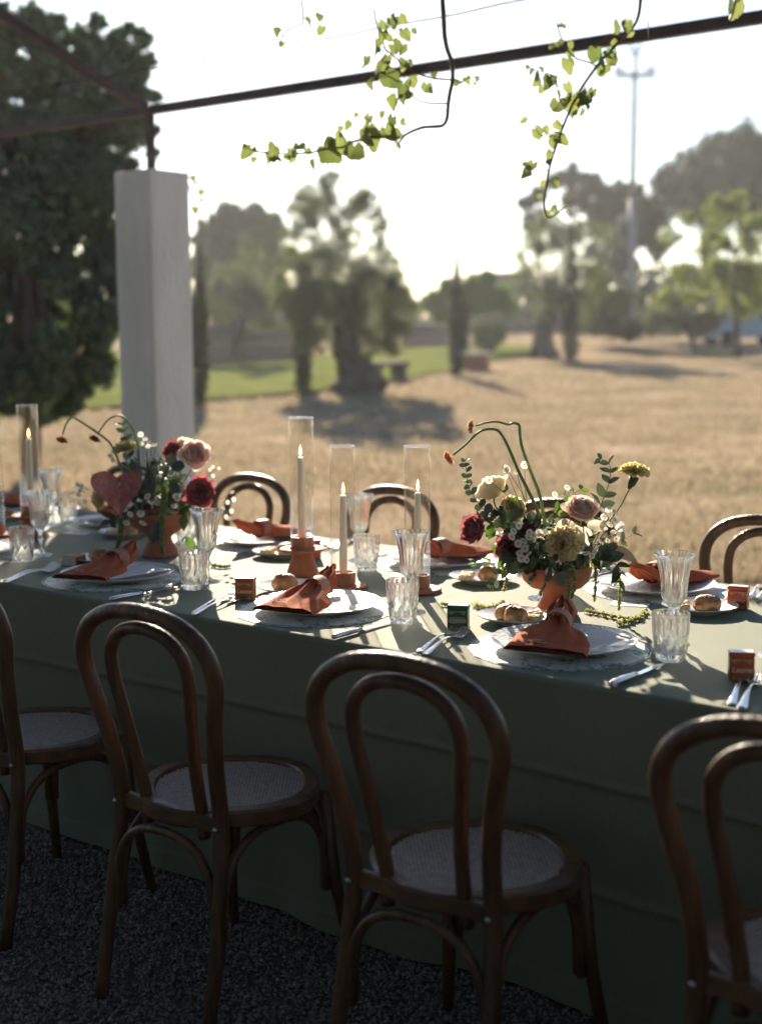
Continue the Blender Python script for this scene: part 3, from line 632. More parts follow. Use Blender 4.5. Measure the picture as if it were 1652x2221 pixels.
def mast():
    p = at(1366, 745, 67); p.z = gz(p.x, p.y)
    t = thing('light_mast', 'tall grey lighting mast with a crossarm rising above the trees', 'mast', p, YAW)
    k = 67 / F_PX; Z = lambda y: at(1368, y, 67).z - p.z
    obj('pole', MB().tube([(0, 0, -0.1), (0, 0, Z(560)), (0, 0, Z(435))], [0.20, 0.19, 0.18], 10).tube([(0, 0, Z(436)), (0, 0, Z(130))], [0.15, 0.12], 10).mesh('mast_pole', 'pole_metal'), t)
    obj('crossarm', MB().box((0, 0, Z(176)), (86 * k, 0.16, 0.22), 0, 0.02).mesh('mast_arm', 'pole_metal', False), t)
    obj('bracket', MB().box((0, 0, Z(128)), (22 * k, 0.14, 0.16), 0, 0.02).mesh('mast_bracket', 'pole_metal', False), t)
    lm = MB().box((0, 0, 0.20), (0.22, 0.18, 0.22), 0, 0.03).box((0, 0, 0.05), (0.05, 0.05, 0.14)).mesh('floodlight', 'pole_metal', False)
    for x, y in ((-40, 172), (-28, 172), (28, 172), (40, 172), (-9, 124), (9, 124)):
        o = obj('floodlight', lm, t); o.location = (x * k, 0, Z(y))
mast()
def house():
    p = at(1085, 742, 98); p.z = gz(p.x, p.y); k = 98 / F_PX
    t = thing('farm_house', 'flat-roofed farm building half hidden behind the green tree', 'building', p, YAW)
    h = at(1085, 598, 98).z - p.z; w = 90 * k
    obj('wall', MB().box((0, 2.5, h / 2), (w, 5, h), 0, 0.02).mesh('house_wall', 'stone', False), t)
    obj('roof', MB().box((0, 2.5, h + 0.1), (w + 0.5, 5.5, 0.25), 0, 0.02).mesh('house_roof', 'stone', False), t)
    wf = MB().box((0, 0, 0), (0.9, 0.08, 1.2), 0).mesh('house_window', 'van_glass', False); ws = MB().box((0, -0.06, -0.65), (1.1, 0.2, 0.08), 0).mesh('house_sill', 'stone_pale', False)
    for x in (-0.9, 0.9):
        o = obj('window', wf, t); o.location = (x, -0.03, h * 0.62); obj('sill', ws, o)
house()
def van():
    p, D = gnd(1612, 735); D = 60; p = at(1618, 735, D); p.z = gz(p.x, p.y)
    t = thing('parked_van', 'blue-grey van parked at the field edge by the right border', 'van', p, YAW + 0.25)
    prof = [(-2.0, 0.35), (-2.05, 0.9), (-1.75, 1.0), (-1.25, 1.62), (-0.9, 1.75), (1.9, 1.75), (2.0, 1.6), (2.05, 0.4)]
    m = MB(); n = len(prof)
    for s in (-0.8, 0.8): m.v += [(x, s * (0.9 if z > 1.3 else 1.0), z) for x, z in prof]
    m.f = [tuple(range(n)), tuple(range(2 * n - 1, n - 1, -1))] + [(i, n + i, n + (i + 1) % n, (i + 1) % n) for i in range(n)]; m.m = [0] * len(m.f)
    b = obj('body', m.mesh('van_body', 'van_paint', False), t)
    for x in (-0.55, 0.6, 1.4): obj('window', MB().box((x, -0.77, 1.3), (0.75, 0.06, 0.42), 0, 0.02).mesh('van_window', 'van_glass', False), t)
    obj('windscreen', MB().box((0, 0, 0), (0.04, 1.3, 0.72), 0).xform(Matrix.Translation((-1.52, 0, 1.33)) @ Matrix.Rotation(R(39), 4, 'Y')).mesh('van_screen', 'van_glass', False), t)
    for x in (-1.3, 1.3):
        for s in (-0.74, 0.74):
            w = obj('wheel', MB().lathe([(0.001, -0.1), (0.3, -0.1), (0.33, -0.06), (0.33, 0.06), (0.3, 0.1), (0.001, 0.1)], 18).xform(Matrix.Translation((x, s, 0.33)) @ Matrix.Rotation(R(90), 4, 'X')).mesh('van_wheel', 'rubber'), t)
van()

# ================================================================== TABLE
TZ = 0.765; YN, YF = 2.420, 3.665; XL, XR = -6.3, 0.7
def build_table():
    t = thing('banquet_table', 'long wooden banquet table hidden under the sage cloth', 'table', ((XL + XR) / 2, (YN + YF) / 2, 0))
    obj('tabletop', MB().box((0, 0, 0.735), (XR - XL - 0.04, YF - YN - 0.04, 0.04), 0, 0.004).mesh('tabletop', 'wood_seat', False), t)
    lg = MB().tube([(0, 0, 0.005), (0, 0, 0.714)], [0.025, 0.032], 10).mesh('table_leg', 'wood')
    for x in (-3.2, -1.1, 1.0, 3.2):
        for y in (-0.45, 0.45): o = obj('leg', lg, t); o.location = (x, y, 0)
build_table()
def build_cloth():
    prof = []                                           # (y, z, s) near hem -> top -> far hem
    r = 0.014
    for i in range(111): prof.append((YN, 0.02 + (TZ - r - 0.02) * i / 110, 1))
    for i in range(1, 7):
        a = math.pi / 2 * i / 6; prof.append((YN + r - r * math.cos(a), TZ - r + r * math.sin(a), 0))
    for i in range(1, 50): prof.append((YN + r + (YF - YN - 2 * r) * i / 50, TZ, 2))
    for i in range(0, 7):
        a = math.pi / 2 * i / 6; prof.append((YF - r + r * math.sin(a), TZ - r + r * math.cos(a), 0))
    for i in range(1, 12): prof.append((YF, (TZ - r) - (TZ - r - 0.02) * i / 11, 3))
    nx = 360; V = []; L = len(prof)
    for j in range(nx + 1):
        x = XL + (XR - XL) * j / nx
        for (y, z, s) in prof:
            yy, zz = y, z
            if s == 1 or s == 3:
                q = (TZ - z) / TZ; sg = 1 if s == 1 else -1
                fold = 0.030 * noise.noise(Vector((x * 2.1, q * 0.7, 3))) + 0.014 * noise.noise(Vector((x * 5.5, q * 1.6, 9))) + 0.004 * noise.noise(Vector((x * 9, z * 9, 2)))
                yy += sg * (0.05 * q + fold * q * 1.6)
                cz = 0.553 + 0.006 * math.sin(x * 2.3) + 0.004 * noise.noise(Vector((x * 3, 0, 0)))
                yy -= sg * 0.009 * math.exp(-((z - cz) / 0.009) ** 2)
                yy += sg * 0.009 * (1 / (1 + math.exp((z - cz) / 0.008)))
                c2 = 0.315 + 0.012 * math.sin(x * 1.7 + 1)
                yy -= sg * 0.007 * math.exp(-((z - c2) / 0.009) ** 2)
                for xv in (-4.35, -2.95, -1.62, -0.3): yy -= sg * 0.004 * q ** 0.5 * math.exp(-((x - xv - 0.01 * math.sin(z * 9)) / 0.012) ** 2)
                if z < 0.075: yy -= sg * 0.0025
                if z < 0.03: zz += 0.012 * noise.noise(Vector((x * 1.5, 4, 0)))
            elif s == 2:
                w = min(1.0, (y - YN) / 0.06, (YF - y) / 0.06)
                zz -= w * 0.0012 * abs(noise.noise(Vector((x * 4.0 + y * 2.0, y * 7.0, 5))))
                for xc in (-5.0, -3.6, -2.2, -0.6):     # ironed cross creases
                    zz -= 0.0016 * math.exp(-((x - xc - 0.02 * y) / 0.006) ** 2)
            V.append((x, yy, zz))
    Fc = [(j * L + i, (j + 1) * L + i, (j + 1) * L + i + 1, j * L + i + 1) for j in range(nx) for i in range(L - 1)]
    o = obj('tablecloth', np_mesh('tablecloth', np.array(V), np.array(Fc), 'sage_cloth', True))
    tag(o, 'long sage green linen tablecloth hanging almost to the gravel', 'tablecloth')
    # stitched hem
    hm = MB()
build_cloth()

# ------------------------------------------------------------------ chairs
def build_chair_proto():
    half = [(0.166, -0.255, 0.0), (0.168, -0.225, 0.16), (0.160, -0.197, 0.34), (0.154, -0.187, 0.46), (0.161, -0.205, 0.58), (0.183, -0.228, 0.69), (0.200, -0.240, 0.765), (0.192, -0.249, 0.822), (0.155, -0.255, 0.866), (0.090, -0.258, 0.894), (0.0, -0.259, 0.903)]
    path = [(-x, y, z) for x, y, z in half] + [(x, y, z) for x, y, z in reversed(half[:-1])]
    sp = spline(path, 90); rad = [0.0155 + 0.0025 * min(1, max(0, (p.z - 0.05) / 0.4)) for p in sp]
    hoop = MB().tube(sp, rad, 14).mesh('chair_back_hoop', 'wood')
    hi = [(0.088, -0.170, 0.405), (0.086, -0.176, 0.47), (0.093, -0.198, 0.57), (0.107, -0.220, 0.68), (0.117, -0.234, 0.76), (0.108, -0.243, 0.815), (0.066, -0.250, 0.854), (0.0, -0.253, 0.868)]
    path = [(-x, y, z) for x, y, z in hi] + [(x, y, z) for x, y, z in reversed(hi[:-1])]
    inner = MB().tube(spline(path, 70), 0.0145, 12).mesh('chair_inner_hoop', 'wood')
    def ring(a, i, r, z): return 1.0 + 0.025 * math.cos(4 * a)
    frame = MB().lathe([(0.172, 0.462), (0.176, 0.468), (0.203, 0.468), (0.210, 0.462), (0.210, 0.436), (0.204, 0.430), (0.172, 0.430), (0.172, 0.462)], 64, rf=ring).mesh('seat_frame', 'wood_seat', True, 40)
    cane = MB(); st = 0.0078; RR = 0.172; k = int(RR / st)
    cane.lathe([(0.0005, 0.4545), (0.171, 0.4545)], 40, 1)
    for ax in (0, 1):
        for i in range(-k, k + 1):
            c = i * st; h = math.sqrt(max(0, RR * RR - c * c)); m = int(h / (st * 0.5)); vs = []; fs = []
            if m < 2: continue
            for j in range(-m, m + 1):
                t = j * st * 0.5
                z = 0.4600 + 0.0015 * math.cos(math.pi * (j / 2.0 + i)) * (1 if ax == 0 else -1)
                for s in (-1, 1):
                    a = c + s * st * 0.34
                    vs.append((t, a, z - 0.0003) if ax == 0 else (a, t, z))
            for j in range(2 * m): fs.append((2 * j, 2 * j + 1, 2 * j + 3, 2 * j + 2))
            cane.add(vs, fs)
    cane.xform(Matrix.Rotation(R(38), 4, 'Z'))
    cane = cane.mesh('cane_weave', ['cane', 'wood_seat'], False)
    leg = []
    for s in (-1, 1): leg.append(MB().tube([(s * 0.195, 0.205, 0.0), (s * 0.168, 0.168, 0.22), (s * 0.152, 0.148, 0.432)], [0.0125, 0.0155, 0.018], 12).mesh('chair_front_leg', 'wood'))
    br = []
    def arch(a, b):
        a, b = Vector(a), Vector(b); z0, z1 = 0.20, 0.412; pts = []
        for i in range(25):
            t = math.pi * i / 24; u = 0.5 - 0.5 * math.copysign(abs(math.cos(t)) ** 0.8, math.cos(t))
            p = a.lerp(b, u); p.z = z0 + (z1 - z0) * math.sin(t) ** 0.62; pts.append(p)
        return MB().tube(pts, 0.0105, 9).mesh('chair_brace', 'wood')
    br.append(arch((-0.152, -0.208, 0.2), (0.152, -0.208, 0.2)))
    br.append(arch((-0.156, -0.190, 0.2), (-0.156, 0.150, 0.2)))
    br.append(arch((0.156, -0.190, 0.2), (0.156, 0.150, 0.2)))
    br.append(arch((-0.142, 0.162, 0.2), (0.142, 0.162, 0.2)))
    rail = MB().box((0, -0.181, 0.447), (0.31, 0.022, 0.034), 0, 0.004).mesh('rear_rail', 'wood_seat', False)
    bolt = MB().lathe([(0.0001, 0.004), (0.004, 0.0035), (0.006, 0.0)], 10).mesh('bolt', 'bolt')
    parts = [('back_hoop', hoop), ('inner_hoop', inner), ('seat_frame', frame), ('cane_seat', cane), ('leg', leg[0]), ('leg', leg[1])] + [('brace', b) for b in br] + [('rear_rail', rail)]
    for s in (-1, 1): parts.append(('bolt', bolt, Matrix.Translation((s * 0.155, -0.206, 0.447)) @ Matrix.Rotation(R(90), 4, 'X')))
    return ('bentwood_chair', 'chair', None, parts)
CH = build_chair_proto()
near_ch = [(-2.85, 2.165, 1, 'bentwood cane chair on the near side cut by the left edge'),
           (-2.145, 2.155, 0.5, 'bentwood cane chair on the near side, left of the two whole ones'),
           (-1.452, 2.128, 2.5, 'bentwood cane chair on the near side, right of the two whole ones'),
           (-0.745, 2.135, 1, 'bentwood cane chair on the near side cut by the right edge')]
for x, y, a, l in near_ch: spawn(CH, (x, y, 0.006), R(a), l, 'bentwood chairs on the near side')
far_ch = [(-4.54, 3.725, 177, 'far bentwood chair behind the anthurium arrangement'), (-3.815, 3.735, 180.5, 'far bentwood chair between anthurium arrangement and tallest candle'),
          (-3.085, 3.72, 179, 'far bentwood chair behind the two shorter candles'), (-2.37, 3.73, 181, 'far bentwood chair hidden behind the arrangement with tall curved stems'),
          (-1.645, 3.735, 180, 'far bentwood chair cut by the right edge')]
for x, y, a, l in far_ch: spawn(CH, (x, y, 0.006), R(a), l, 'bentwood chairs on the far side')

# ------------------------------------------------------------------ tableware prototypes
def scal(n, amp, i0): return lambda a, i, r, z: 1.0 + (amp * (abs(math.cos(n * a / 2)) - 0.5) if i >= i0[0] and i <= i0[1] else 0.0)
plate = MB().lathe([(0.0001, 0.006), (0.085, 0.006), (0.100, 0.009), (0.112, 0.0135), (0.135, 0.017), (0.158, 0.0215), (0.1655, 0.0235), (0.1665, 0.0222), (0.160, 0.0185), (0.135, 0.0120), (0.112, 0.0085), (0.098, 0.003), (0.095, 0.0), (0.088, 0.0), (0.086, 0.003), (0.0001, 0.003)], 144,
                  rf=scal(36, 0.016, (5, 8))).mesh('dinner_plate', 'ceramic_embossed', True, 50)
PLATE = ('dinner_plate', 'plate', plate, [])
bplate = MB().lathe([(0.0001, 0.006), (0.050, 0.006), (0.060, 0.010), (0.075, 0.014), (0.092, 0.0195), (0.0965, 0.0215), (0.0972, 0.0200), (0.090, 0.0160), (0.070, 0.0095), (0.056, 0.004), (0.053, 0.0), (0.048, 0.0), (0.047, 0.003), (0.0001, 0.003)], 96,
                   rf=scal(26, 0.03, (4, 7))).mesh('bread_plate', 'ceramic', True, 50)
BPLATE = ('bread_plate', 'plate', bplate, [])
mm = MB().lathe([(0.0001, 0.0016), (0.195, 0.0016), (0.207, 0.0016), (0.207, 0.0), (0.0001, 0.0)], 120, rf=lambda a, i, r, z: 1.0 + (0.018 * (abs(math.cos(8 * a)) - 0.5) + 0.006 * math.cos(32 * a) if i in (2, 3) else 0))
MAT = ('placemat', 'placemat', mm.mesh('placemat', 'placemat_print', False), [])
def band(a, i, r, z): return 1.0 + (0.018 * (abs(math.cos(8 * a)) - 0.5) + 0.006 * math.cos(32 * a) if i in (1,) else 0)
mat('mat_border', (0.06, 0.17, 0.12), 0.6)
MAT[3].append(('border', MB().lathe([(0.2005, 0.0021), (0.2045, 0.0021)], 120, rf=lambda a, i, r, z: 1.0 + 0.018 * (abs(math.cos(8 * a)) - 0.5)).mesh('mat_border', 'mat_border', False)))
def glassware():
    n = 120
    def flute(a, i, r, z, k=24):
        if i > 12: return 1.0
        return 1.0
    # tumbler: outer profile bottom->top then inner top->bottom
    zo = [0.0, 0.002, 0.012, 0.024, 0.036, 0.048, 0.056, 0.062, 0.080, 0.098, 0.106, 0.1085]
    ro = [0.027, 0.0305, 0.0335, 0.0370, 0.0388, 0.0398, 0.0400, 0.0403, 0.0410, 0.0418, 0.0422, 0.0414]
    prof = [(0.0001, 0.0)] + list(zip(ro, zo)) + [(0.0400, 0.1075), (0.0390, 0.09), (0.0378, 0.06), (0.0362, 0.034), (0.0300, 0.018), (0.0001, 0.0155)]
    def rf(a, i, r, z):
        if i < 1 or i > 11: return 1.0
        if z > 0.058 and z < 0.104: return 1.0 - 0.055 * abs(math.sin(8 * a)) ** 0.7
        if z < 0.004: return 1.0 - 0.05 * abs(math.sin(6 * a))
        if z <= 0.058: return 1.0 - 0.11 * abs(math.sin(5 * a + (math.pi / 2 if 0.02 < z < 0.04 else 0.0))) ** 1.3
        return 1.0
    tum = MB().lathe(prof, n, rf=rf).mesh('tumbler', 'crystal', True, 38)
    go = [(0.0001, 0.0), (0.036, 0.0), (0.0375, 0.002), (0.034, 0.0045), (0.014, 0.009), (0.0070, 0.014), (0.0055, 0.030), (0.0055, 0.046), (0.0105, 0.053), (0.0105, 0.059), (0.0060, 0.065), (0.0070, 0.074), (0.0150, 0.088), (0.0260, 0.104), (0.0305, 0.114), (0.0310, 0.124), (0.0322, 0.145), (0.0355, 0.170), (0.0425, 0.198), (0.0478, 0.212), (0.0470, 0.2135),
          (0.0415, 0.198), (0.0345, 0.170), (0.0310, 0.145), (0.0292, 0.122), (0.0235, 0.106), (0.012, 0.092), (0.0001, 0.088)]
    def rg(a, i, r, z):
        if i < 1 or i > 19: return 1.0
        if z < 0.006: return 1.0 - 0.03 * abs(math.sin(6 * a))
        if 0.012 < z < 0.070: return 1.0 - 0.10 * abs(math.sin(3 * a))
        if 0.070 <= z < 0.118: return 1.0 - 0.12 * abs(math.sin(5 * a + (math.pi / 2 if z > 0.095 else 0))) ** 1.3
        if 0.118 <= z < 0.205: return 1.0 - 0.060 * abs(math.sin(8 * a)) ** 0.7
        return 1.0
    gob = MB().lathe(go, n, rf=rg).mesh('goblet', 'crystal', True, 38)
    return ('glass_tumbler', 'glass', tum, []), ('wine_goblet', 'glass', gob, [])
TUM, GOB = glassware()
def cutlery():
    m = MB()   # fork, handle end at y=-0.12, tines to +0.12, resting on the cloth
    cs = [(-0.122, 0.003, 0.0085), (-0.112, 0.0035, 0.0105), (-0.09, 0.006, 0.0085), (-0.05, 0.012, 0.0055), (-0.01, 0.0155, 0.0040), (0.03, 0.013, 0.0036), (0.047, 0.009, 0.0060), (0.058, 0.0055, 0.0115), (0.066, 0.0045, 0.0125), (0.073, 0.0045, 0.0127)]
    vs = []; fs = []
    for (y, z, w) in cs:
        for k in range(8):
            q = 2 * math.pi * k / 8; vs.append((w * math.cos(q), y, z + 0.0016 * math.sin(q)))
    L = len(cs)
    for i in range(L - 1):
        for k in range(8): fs.append((i * 8 + k, i * 8 + (k + 1) % 8, (i + 1) * 8 + (k + 1) % 8, (i + 1) * 8 + k))
    fs.append(tuple(range(8))); fs.append(tuple((L - 1) * 8 + k for k in range(7, -1, -1))); m.add(vs, fs)
    handle = m.mesh('fork_handle', 'silver')
    tine = MB().tube([(0, 0.071, 0.0047), (0, 0.085, 0.0052), (0, 0.105, 0.0105), (0, 0.124, 0.0200)], [0.0022, 0.0021, 0.0018, 0.0009], 6).mesh('fork_tine', 'silver')
    FORK = ('fork', 'fork', None, [('handle', handle)] + [('tine', tine, Matrix.Translation((x, 0, 0))) for x in (-0.0096, -0.0032, 0.0032, 0.0096)])
    h = MB().tube(spline([(0, -0.128, 0.0075), (0, -0.10, 0.0085), (0, -0.05, 0.008), (0, -0.03, 0.007), (0, -0.024, 0.0085), (0, -0.016, 0.006)], 24), list(np.interp(np.linspace(0, 1, 25), [0, .04, .25, .6, .8, .9, 1], [0.004, 0.0085, 0.0095, 0.0072, 0.0062, 0.0085, 0.005])), 12, flat=0.72).mesh('knife_handle', 'silver')
    b = MB(); pts = [(-0.0045, -0.018), (-0.0075, 0.0), (-0.0085, 0.06), (-0.0065, 0.095), (0.002, 0.118), (0.006, 0.10), (0.0065, 0.0), (0.0045, -0.018)]
    n = len(pts); b.v = [(x, y, 0.0062) for x, y in pts] + [(x, y, 0.0048) for x, y in pts]
    b.f = [tuple(range(n)), tuple(range(2 * n - 1, n - 1, -1))] + [(i, n + i, n + (i + 1) % n, (i + 1) % n) for i in range(n)]; b.m = [0] * len(b.f)
    KNIFE = ('knife', 'knife', None, [('handle', h), ('blade', b.mesh('knife_blade', 'silver', False))])
    return FORK, KNIFE
FORK, KNIFE = cutlery()
def napkin_mesh(seed, wide=0.086, lift=0.0):
    """gathered linen: wide folded end at -y, pinched at y = 0.058, loose tail beyond the ring"""
    rn = random.Random(seed); ph = [rn.uniform(0, 6.28) for _ in range(6)]; cs = [(-0.55 + rn.uniform(-.1, .1), 0.9), (0.0 + rn.uniform(-.15, .15), 1.1), (0.5 + rn.uniform(-.1, .1), 0.8)]
    skew = rn.uniform(-0.022, 0.022); tailx = rn.uniform(-0.02, 0.02)
    U = [0, 0.10, 0.30, 0.45, 0.56, 0.61, 0.66, 0.74, 0.86, 1.0]
    Wd = [wide * 1.04, wide * 1.06, wide * 1.00, wide * 0.78, 0.034, 0.023, 0.024, 0.033, 0.037, 0.006]
    Zc = [0.014, 0.017, 0.026, 0.036, 0.044, 0.045, 0.045, 0.047, 0.056, 0.072 + lift]
    Zb = [0.001, 0.001, 0.001, 0.002, 0.006, 0.009, 0.010, 0.013, 0.034, 0.067 + lift]
    Am = [0.0010, 0.0016, 0.0035, 0.0055, 0.0055, 0.0045, 0.0045, 0.0065, 0.0075, 0.0030]
    def pt(u, q, top):
        w = np.interp(u, U, Wd); zc = np.interp(u, U, Zc); zb = np.interp(u, U, Zb); am = np.interp(u, U, Am)
        pw = 5.0 - 2.6 * min(1.0, u / 0.55); e = max(0.0, 1 - abs(q) ** pw); pl = am * math.cos(math.pi * 3.3 * q + ph[0] + 0.8 * u) * e ** 0.4
        g = min(1.0, u / 0.5) * max(0.0, 1 - max(0, u - 0.58) / 0.06)
        rid = sum(0.0080 * a * g * math.exp(-((q - c * (1 - 0.35 * u)) / (0.20 - 0.12 * min(1, u / 0.55))) ** 2) for c, a in cs)
        if top: z = zb + (zc - zb) * e ** 0.5 + pl + rid * e ** 0.5
        else: z = zb + (pl * 0.8 if u > 0.7 else 0)
        y = -0.15 + 0.305 * u + skew * q * (1 - u) + 0.0015 * math.sin(6 * q + ph[2]) * max(0, 1 - u * 5) + (0.02 * math.sin(3 * q + ph[3]) if u > 0.97 else 0)
        return (w * q * (1 + 0.05 * math.sin(9 * u + ph[4])) + tailx * max(0, u - 0.6) * 2.5, y, max(z, 0.0006))
    m = MB()
    m.grid(lambda u, v: pt(u, -1 + 2 * v, True), 60, 44)
    m.grid(lambda u, v: pt(u, 1 - 2 * v, False), 40, 24)
    for k, (dz, dy, ww) in enumerate(((0.0025, 0.000, 0.985), (0.0060, -0.003, 0.97), (0.0092, 0.002, 0.95))):      # folded layers at the wide end
        m.grid(lambda u, v, dz=dz, dy=dy, ww=ww, k=k: ((-1 + 2 * u) * wide * ww, -0.151 + dy + 0.06 * v + skew * (-1 + 2 * u) + 0.002 * math.sin(7 * u + k), dz + 0.0012 * math.sin(8 * u + k * 2 + ph[0]) - 0.0015 * abs(-1 + 2 * u) + 0.001 * v), 18, 3)
    return m.mesh('napkin_cloth', 'linen')
def stitch(seed):
    rn = random.Random(seed); m = MB()
    for row in range(2):
        pts = []
        for i in range(36):
            t = i / 35; pts.append((-0.055 + 0.05 * t + 0.003 * math.sin(i * 1.1) + row * 0.008, -0.105 - row * 0.016 + 0.004 * math.sin(i * 1.9 + rn.random()) - 0.012 * t, 0))
        m.tube([(p[0], p[1], p[2]) for p in pts], 0.0007, 4)
    return m
NS = (3, 11, 23, 31, 47)
NAPK = [napkin_mesh(s, 0.080 + 0.003 * i) for i, s in enumerate(NS)]
def napkin_z(me, x, y):
    best = 0.02
    for v in me.vertices:
        if abs(v.co.x - x) < 0.012 and abs(v.co.y - y) < 0.010 and v.co.z > best: best = v.co.z
    return best
STI = []
for i, s in enumerate(NS):
    m = stitch(s); vv = []
    cache = {}
    for (x, y, z) in m.v:
        key = (round(x / 0.006), round(y / 0.006))
        if key not in cache: cache[key] = napkin_z(NAPK[i], x, y)
        vv.append((x, y, z + cache[key] + 0.0006))
    m.v = vv; STI.append(m.mesh('embroidery', 'thread'))
ring_me = MB().lathe([(0.0280, -0.024), (0.0300, -0.0245), (0.0308, -0.014), (0.0308, 0.014), (0.0300, 0.0245), (0.0280, 0.024), (0.0280, -0.024)], 40).xform(Matrix.Translation((0, 0.038, 0.0300)) @ Matrix.Rotation(R(90), 4, 'X')).mesh('napkin_ring', 'leather', True, 40)
RING = ('napkin_ring', 'napkin ring', ring_me, [])
menu = MB().box((0, 0, 0.0006), (0.105, 0.215, 0.0012)).mesh('menu_card', ['menu_print'], False)
MENU = ('menu_card', 'menu card', menu, [])
card = MB().box((0, 0, 0.0006), (0.10, 0.065, 0.0012)).mesh('name_card', 'paper', False)
def scrib():
    m = MB(); pts = [(-0.026 + 0.052 * i / 40, 0.005 * math.sin(i * 1.35) + 0.003 * math.sin(i * 0.5), 0.0017) for i in range(41)]
    return m.tube(pts, 0.0006, 4).mesh('handwriting', 'ink')
CARD = ('name_card', 'card', card, [('handwriting', scrib())])
def bread_mesh(seed, sx, sy, sz):
    bm = bmesh.new(); bmesh.ops.create_icosphere(bm, subdivisions=4, radius=1.0)
    for v in bm.verts:
        n = v.co.normalized(); k = 1 + 0.10 * noise.noise(n * 1.6 + Vector((seed, 0, 0))) + 0.035 * noise.noise(n * 5 + Vector((0, seed, 0)))
        cr = 0.06 * math.exp(-((n.x * 0.6 + n.y) / 0.10) ** 2) * max(0, n.z)
        v.co = Vector((n.x * sx, n.y * sy, max(n.z, -0.55) * sz)) * (k - cr)
    zmin = min(v.co.z for v in bm.verts)
    for v in bm.verts: v.co.z -= zmin
    me = bpy.data.meshes.new('bread'); bm.to_mesh(me); bm.free(); me.materials.append(MATS['bread']); me.polygons.foreach_set('use_smooth', [True] * len(me.polygons)); return me
BREAD = [('bread_roll', 'bread', bread_mesh(2, 0.036, 0.032, 0.030), []), ('bread_roll', 'bread', bread_mesh(9, 0.031, 0.028, 0.028), []), ('bread_roll', 'bread', bread_mesh(17, 0.038, 0.033, 0.026), [])]
tar = MB().tube([(0.0125 * math.cos(a) * 1.15, 0.0125 * math.sin(a), 0.0085 + 0.001 * math.sin(3 * a)) for a in [2 * math.pi * i / 24 for i in range(24)]], [0.0085 + 0.0008 * math.sin(i * 1.3) for i in range(24)], 9, closed=True).mesh('tarallo', 'taralli')
TAR = ('ring_biscuit', 'biscuit', tar, [])
def text_mesh(s, size, m):
    c = bpy.data.curves.new('txt', 'FONT'); c.body = s; c.size = size; c.align_x = 'CENTER'; c.align_y = 'CENTER'; c.extrude = 0.0002; c.shear = 0.25; c.offset = 0.00022
    o = bpy.data.objects.new('txt', c); COL.objects.link(o); bpy.context.view_layer.update()
    me = bpy.data.meshes.new_from_object(o.evaluated_get(bpy.context.evaluated_depsgraph_get()))
    bpy.data.objects.remove(o); me.materials.clear(); me.materials.append(MATS[m]); return me
def tin_proto(main, lidm, topm, band_m, txt_m, w=0.052, d=0.030, h=0.062):
    body = MB().box((0, 0, h * 0.42), (w, d, h * 0.84), 0, 0.0025).mesh('tin_body', main, False)
    lid = MB().box((0, 0, h * 0.905), (w + 0.0016, d + 0.0016, h * 0.15), 0, 0.002).mesh('tin_lid', lidm, False)
    top = MB().box((0, 0, h * 0.985), (w - 0.003, d - 0.003, 0.0016), 0, 0.0005).mesh('tin_top', topm, False)
    FR = Matrix.Translation((0, -d / 2 - 0.0006, h * 0.40)) @ Matrix.Rotation(R(90), 4, 'X')
    pts = []
    for k in range(28):
        a = 2 * math.pi * k / 28; c, s = math.cos(a), math.sin(a)
        pts.append((math.copysign(abs(c) ** 0.5, c) * w * 0.42, math.copysign(abs(s) ** 0.7, s) * h * 0.14, 0))
    b = MB(); b.v = pts; b.f = [tuple(range(28))]; b.m = [0]
    orn = MB()
    for sx in (-1, 1):
        for sy in (-1, 1):
            q = [(sx * (w * 0.30 + 0.0045 * math.cos(t) * (1 - t / 9)), sy * (h * 0.27 + 0.005 * math.sin(t) * (1 - t / 9)), 0.0003) for t in np.linspace(0, 7.5, 26)]
            orn.tube(q, 0.00055, 4)
            orn.tube([(sx * w * 0.30, sy * h * 0.33, 0.0003), (sx * w * 0.16, sy * h * 0.30, 0.0003), (sx * w * 0.04, sy * h * 0.34, 0.0003)], 0.0006, 4)
    ed = MB()
    for sx in (-1, 1): ed.box((sx * w * 0.475, 0, 0.0002), (0.0012, h * 0.74, 0.0006))
    for sy in (-1, 1): ed.box((0, sy * h * 0.37, 0.0002), (w * 0.95, 0.0012, 0.0006))
    return ('sweet_tin', 'tin', None, [('body', body), ('lid', lid), ('top', top), ('label_band', b.mesh('tin_band', band_m, False), FR @ Matrix.Translation((0, 0, 0.0002))), ('lettering', text_mesh('Leone', 0.0165, txt_m), FR @ Matrix.Translation((0, 0, 0.0009))), ('ornament', orn.mesh('tin_orn', 'tin_ornament')), ] if False else
            [('body', body), ('lid', lid), ('top', top), ('label_band', b.mesh('tin_band', band_m, False), FR @ Matrix.Translation((0, 0, 0.0002))), ('lettering', text_mesh('Leone', 0.0165, txt_m), FR @ Matrix.Translation((0, 0, 0.0009))), ('ornament', orn.mesh('tin_orn', 'tin_ornament'), FR), ('edging', ed.mesh('tin_edge', 'gold', False), FR)])
TING = tin_proto('tin_green', 'tin_green', 'tin_white', 'tin_band', 'gold_print')
TINR = tin_proto('tin_dark', 'tin_red', 'tin_white', 'tin_red', 'tin_ornament')
TINL = (TINR[0], TINR[1], None, [(q[0], q[1], Matrix.Translation((0, 0.031, 0.0158)) @ Matrix.Rotation(R(90), 4, 'X') @ (q[2] if len(q) > 2 else Matrix.Identity(4))) for q in TINR[3]])
TINO = tin_proto('tin_red', 'tin_red', 'tin_white', 'tin_red', 'gold')

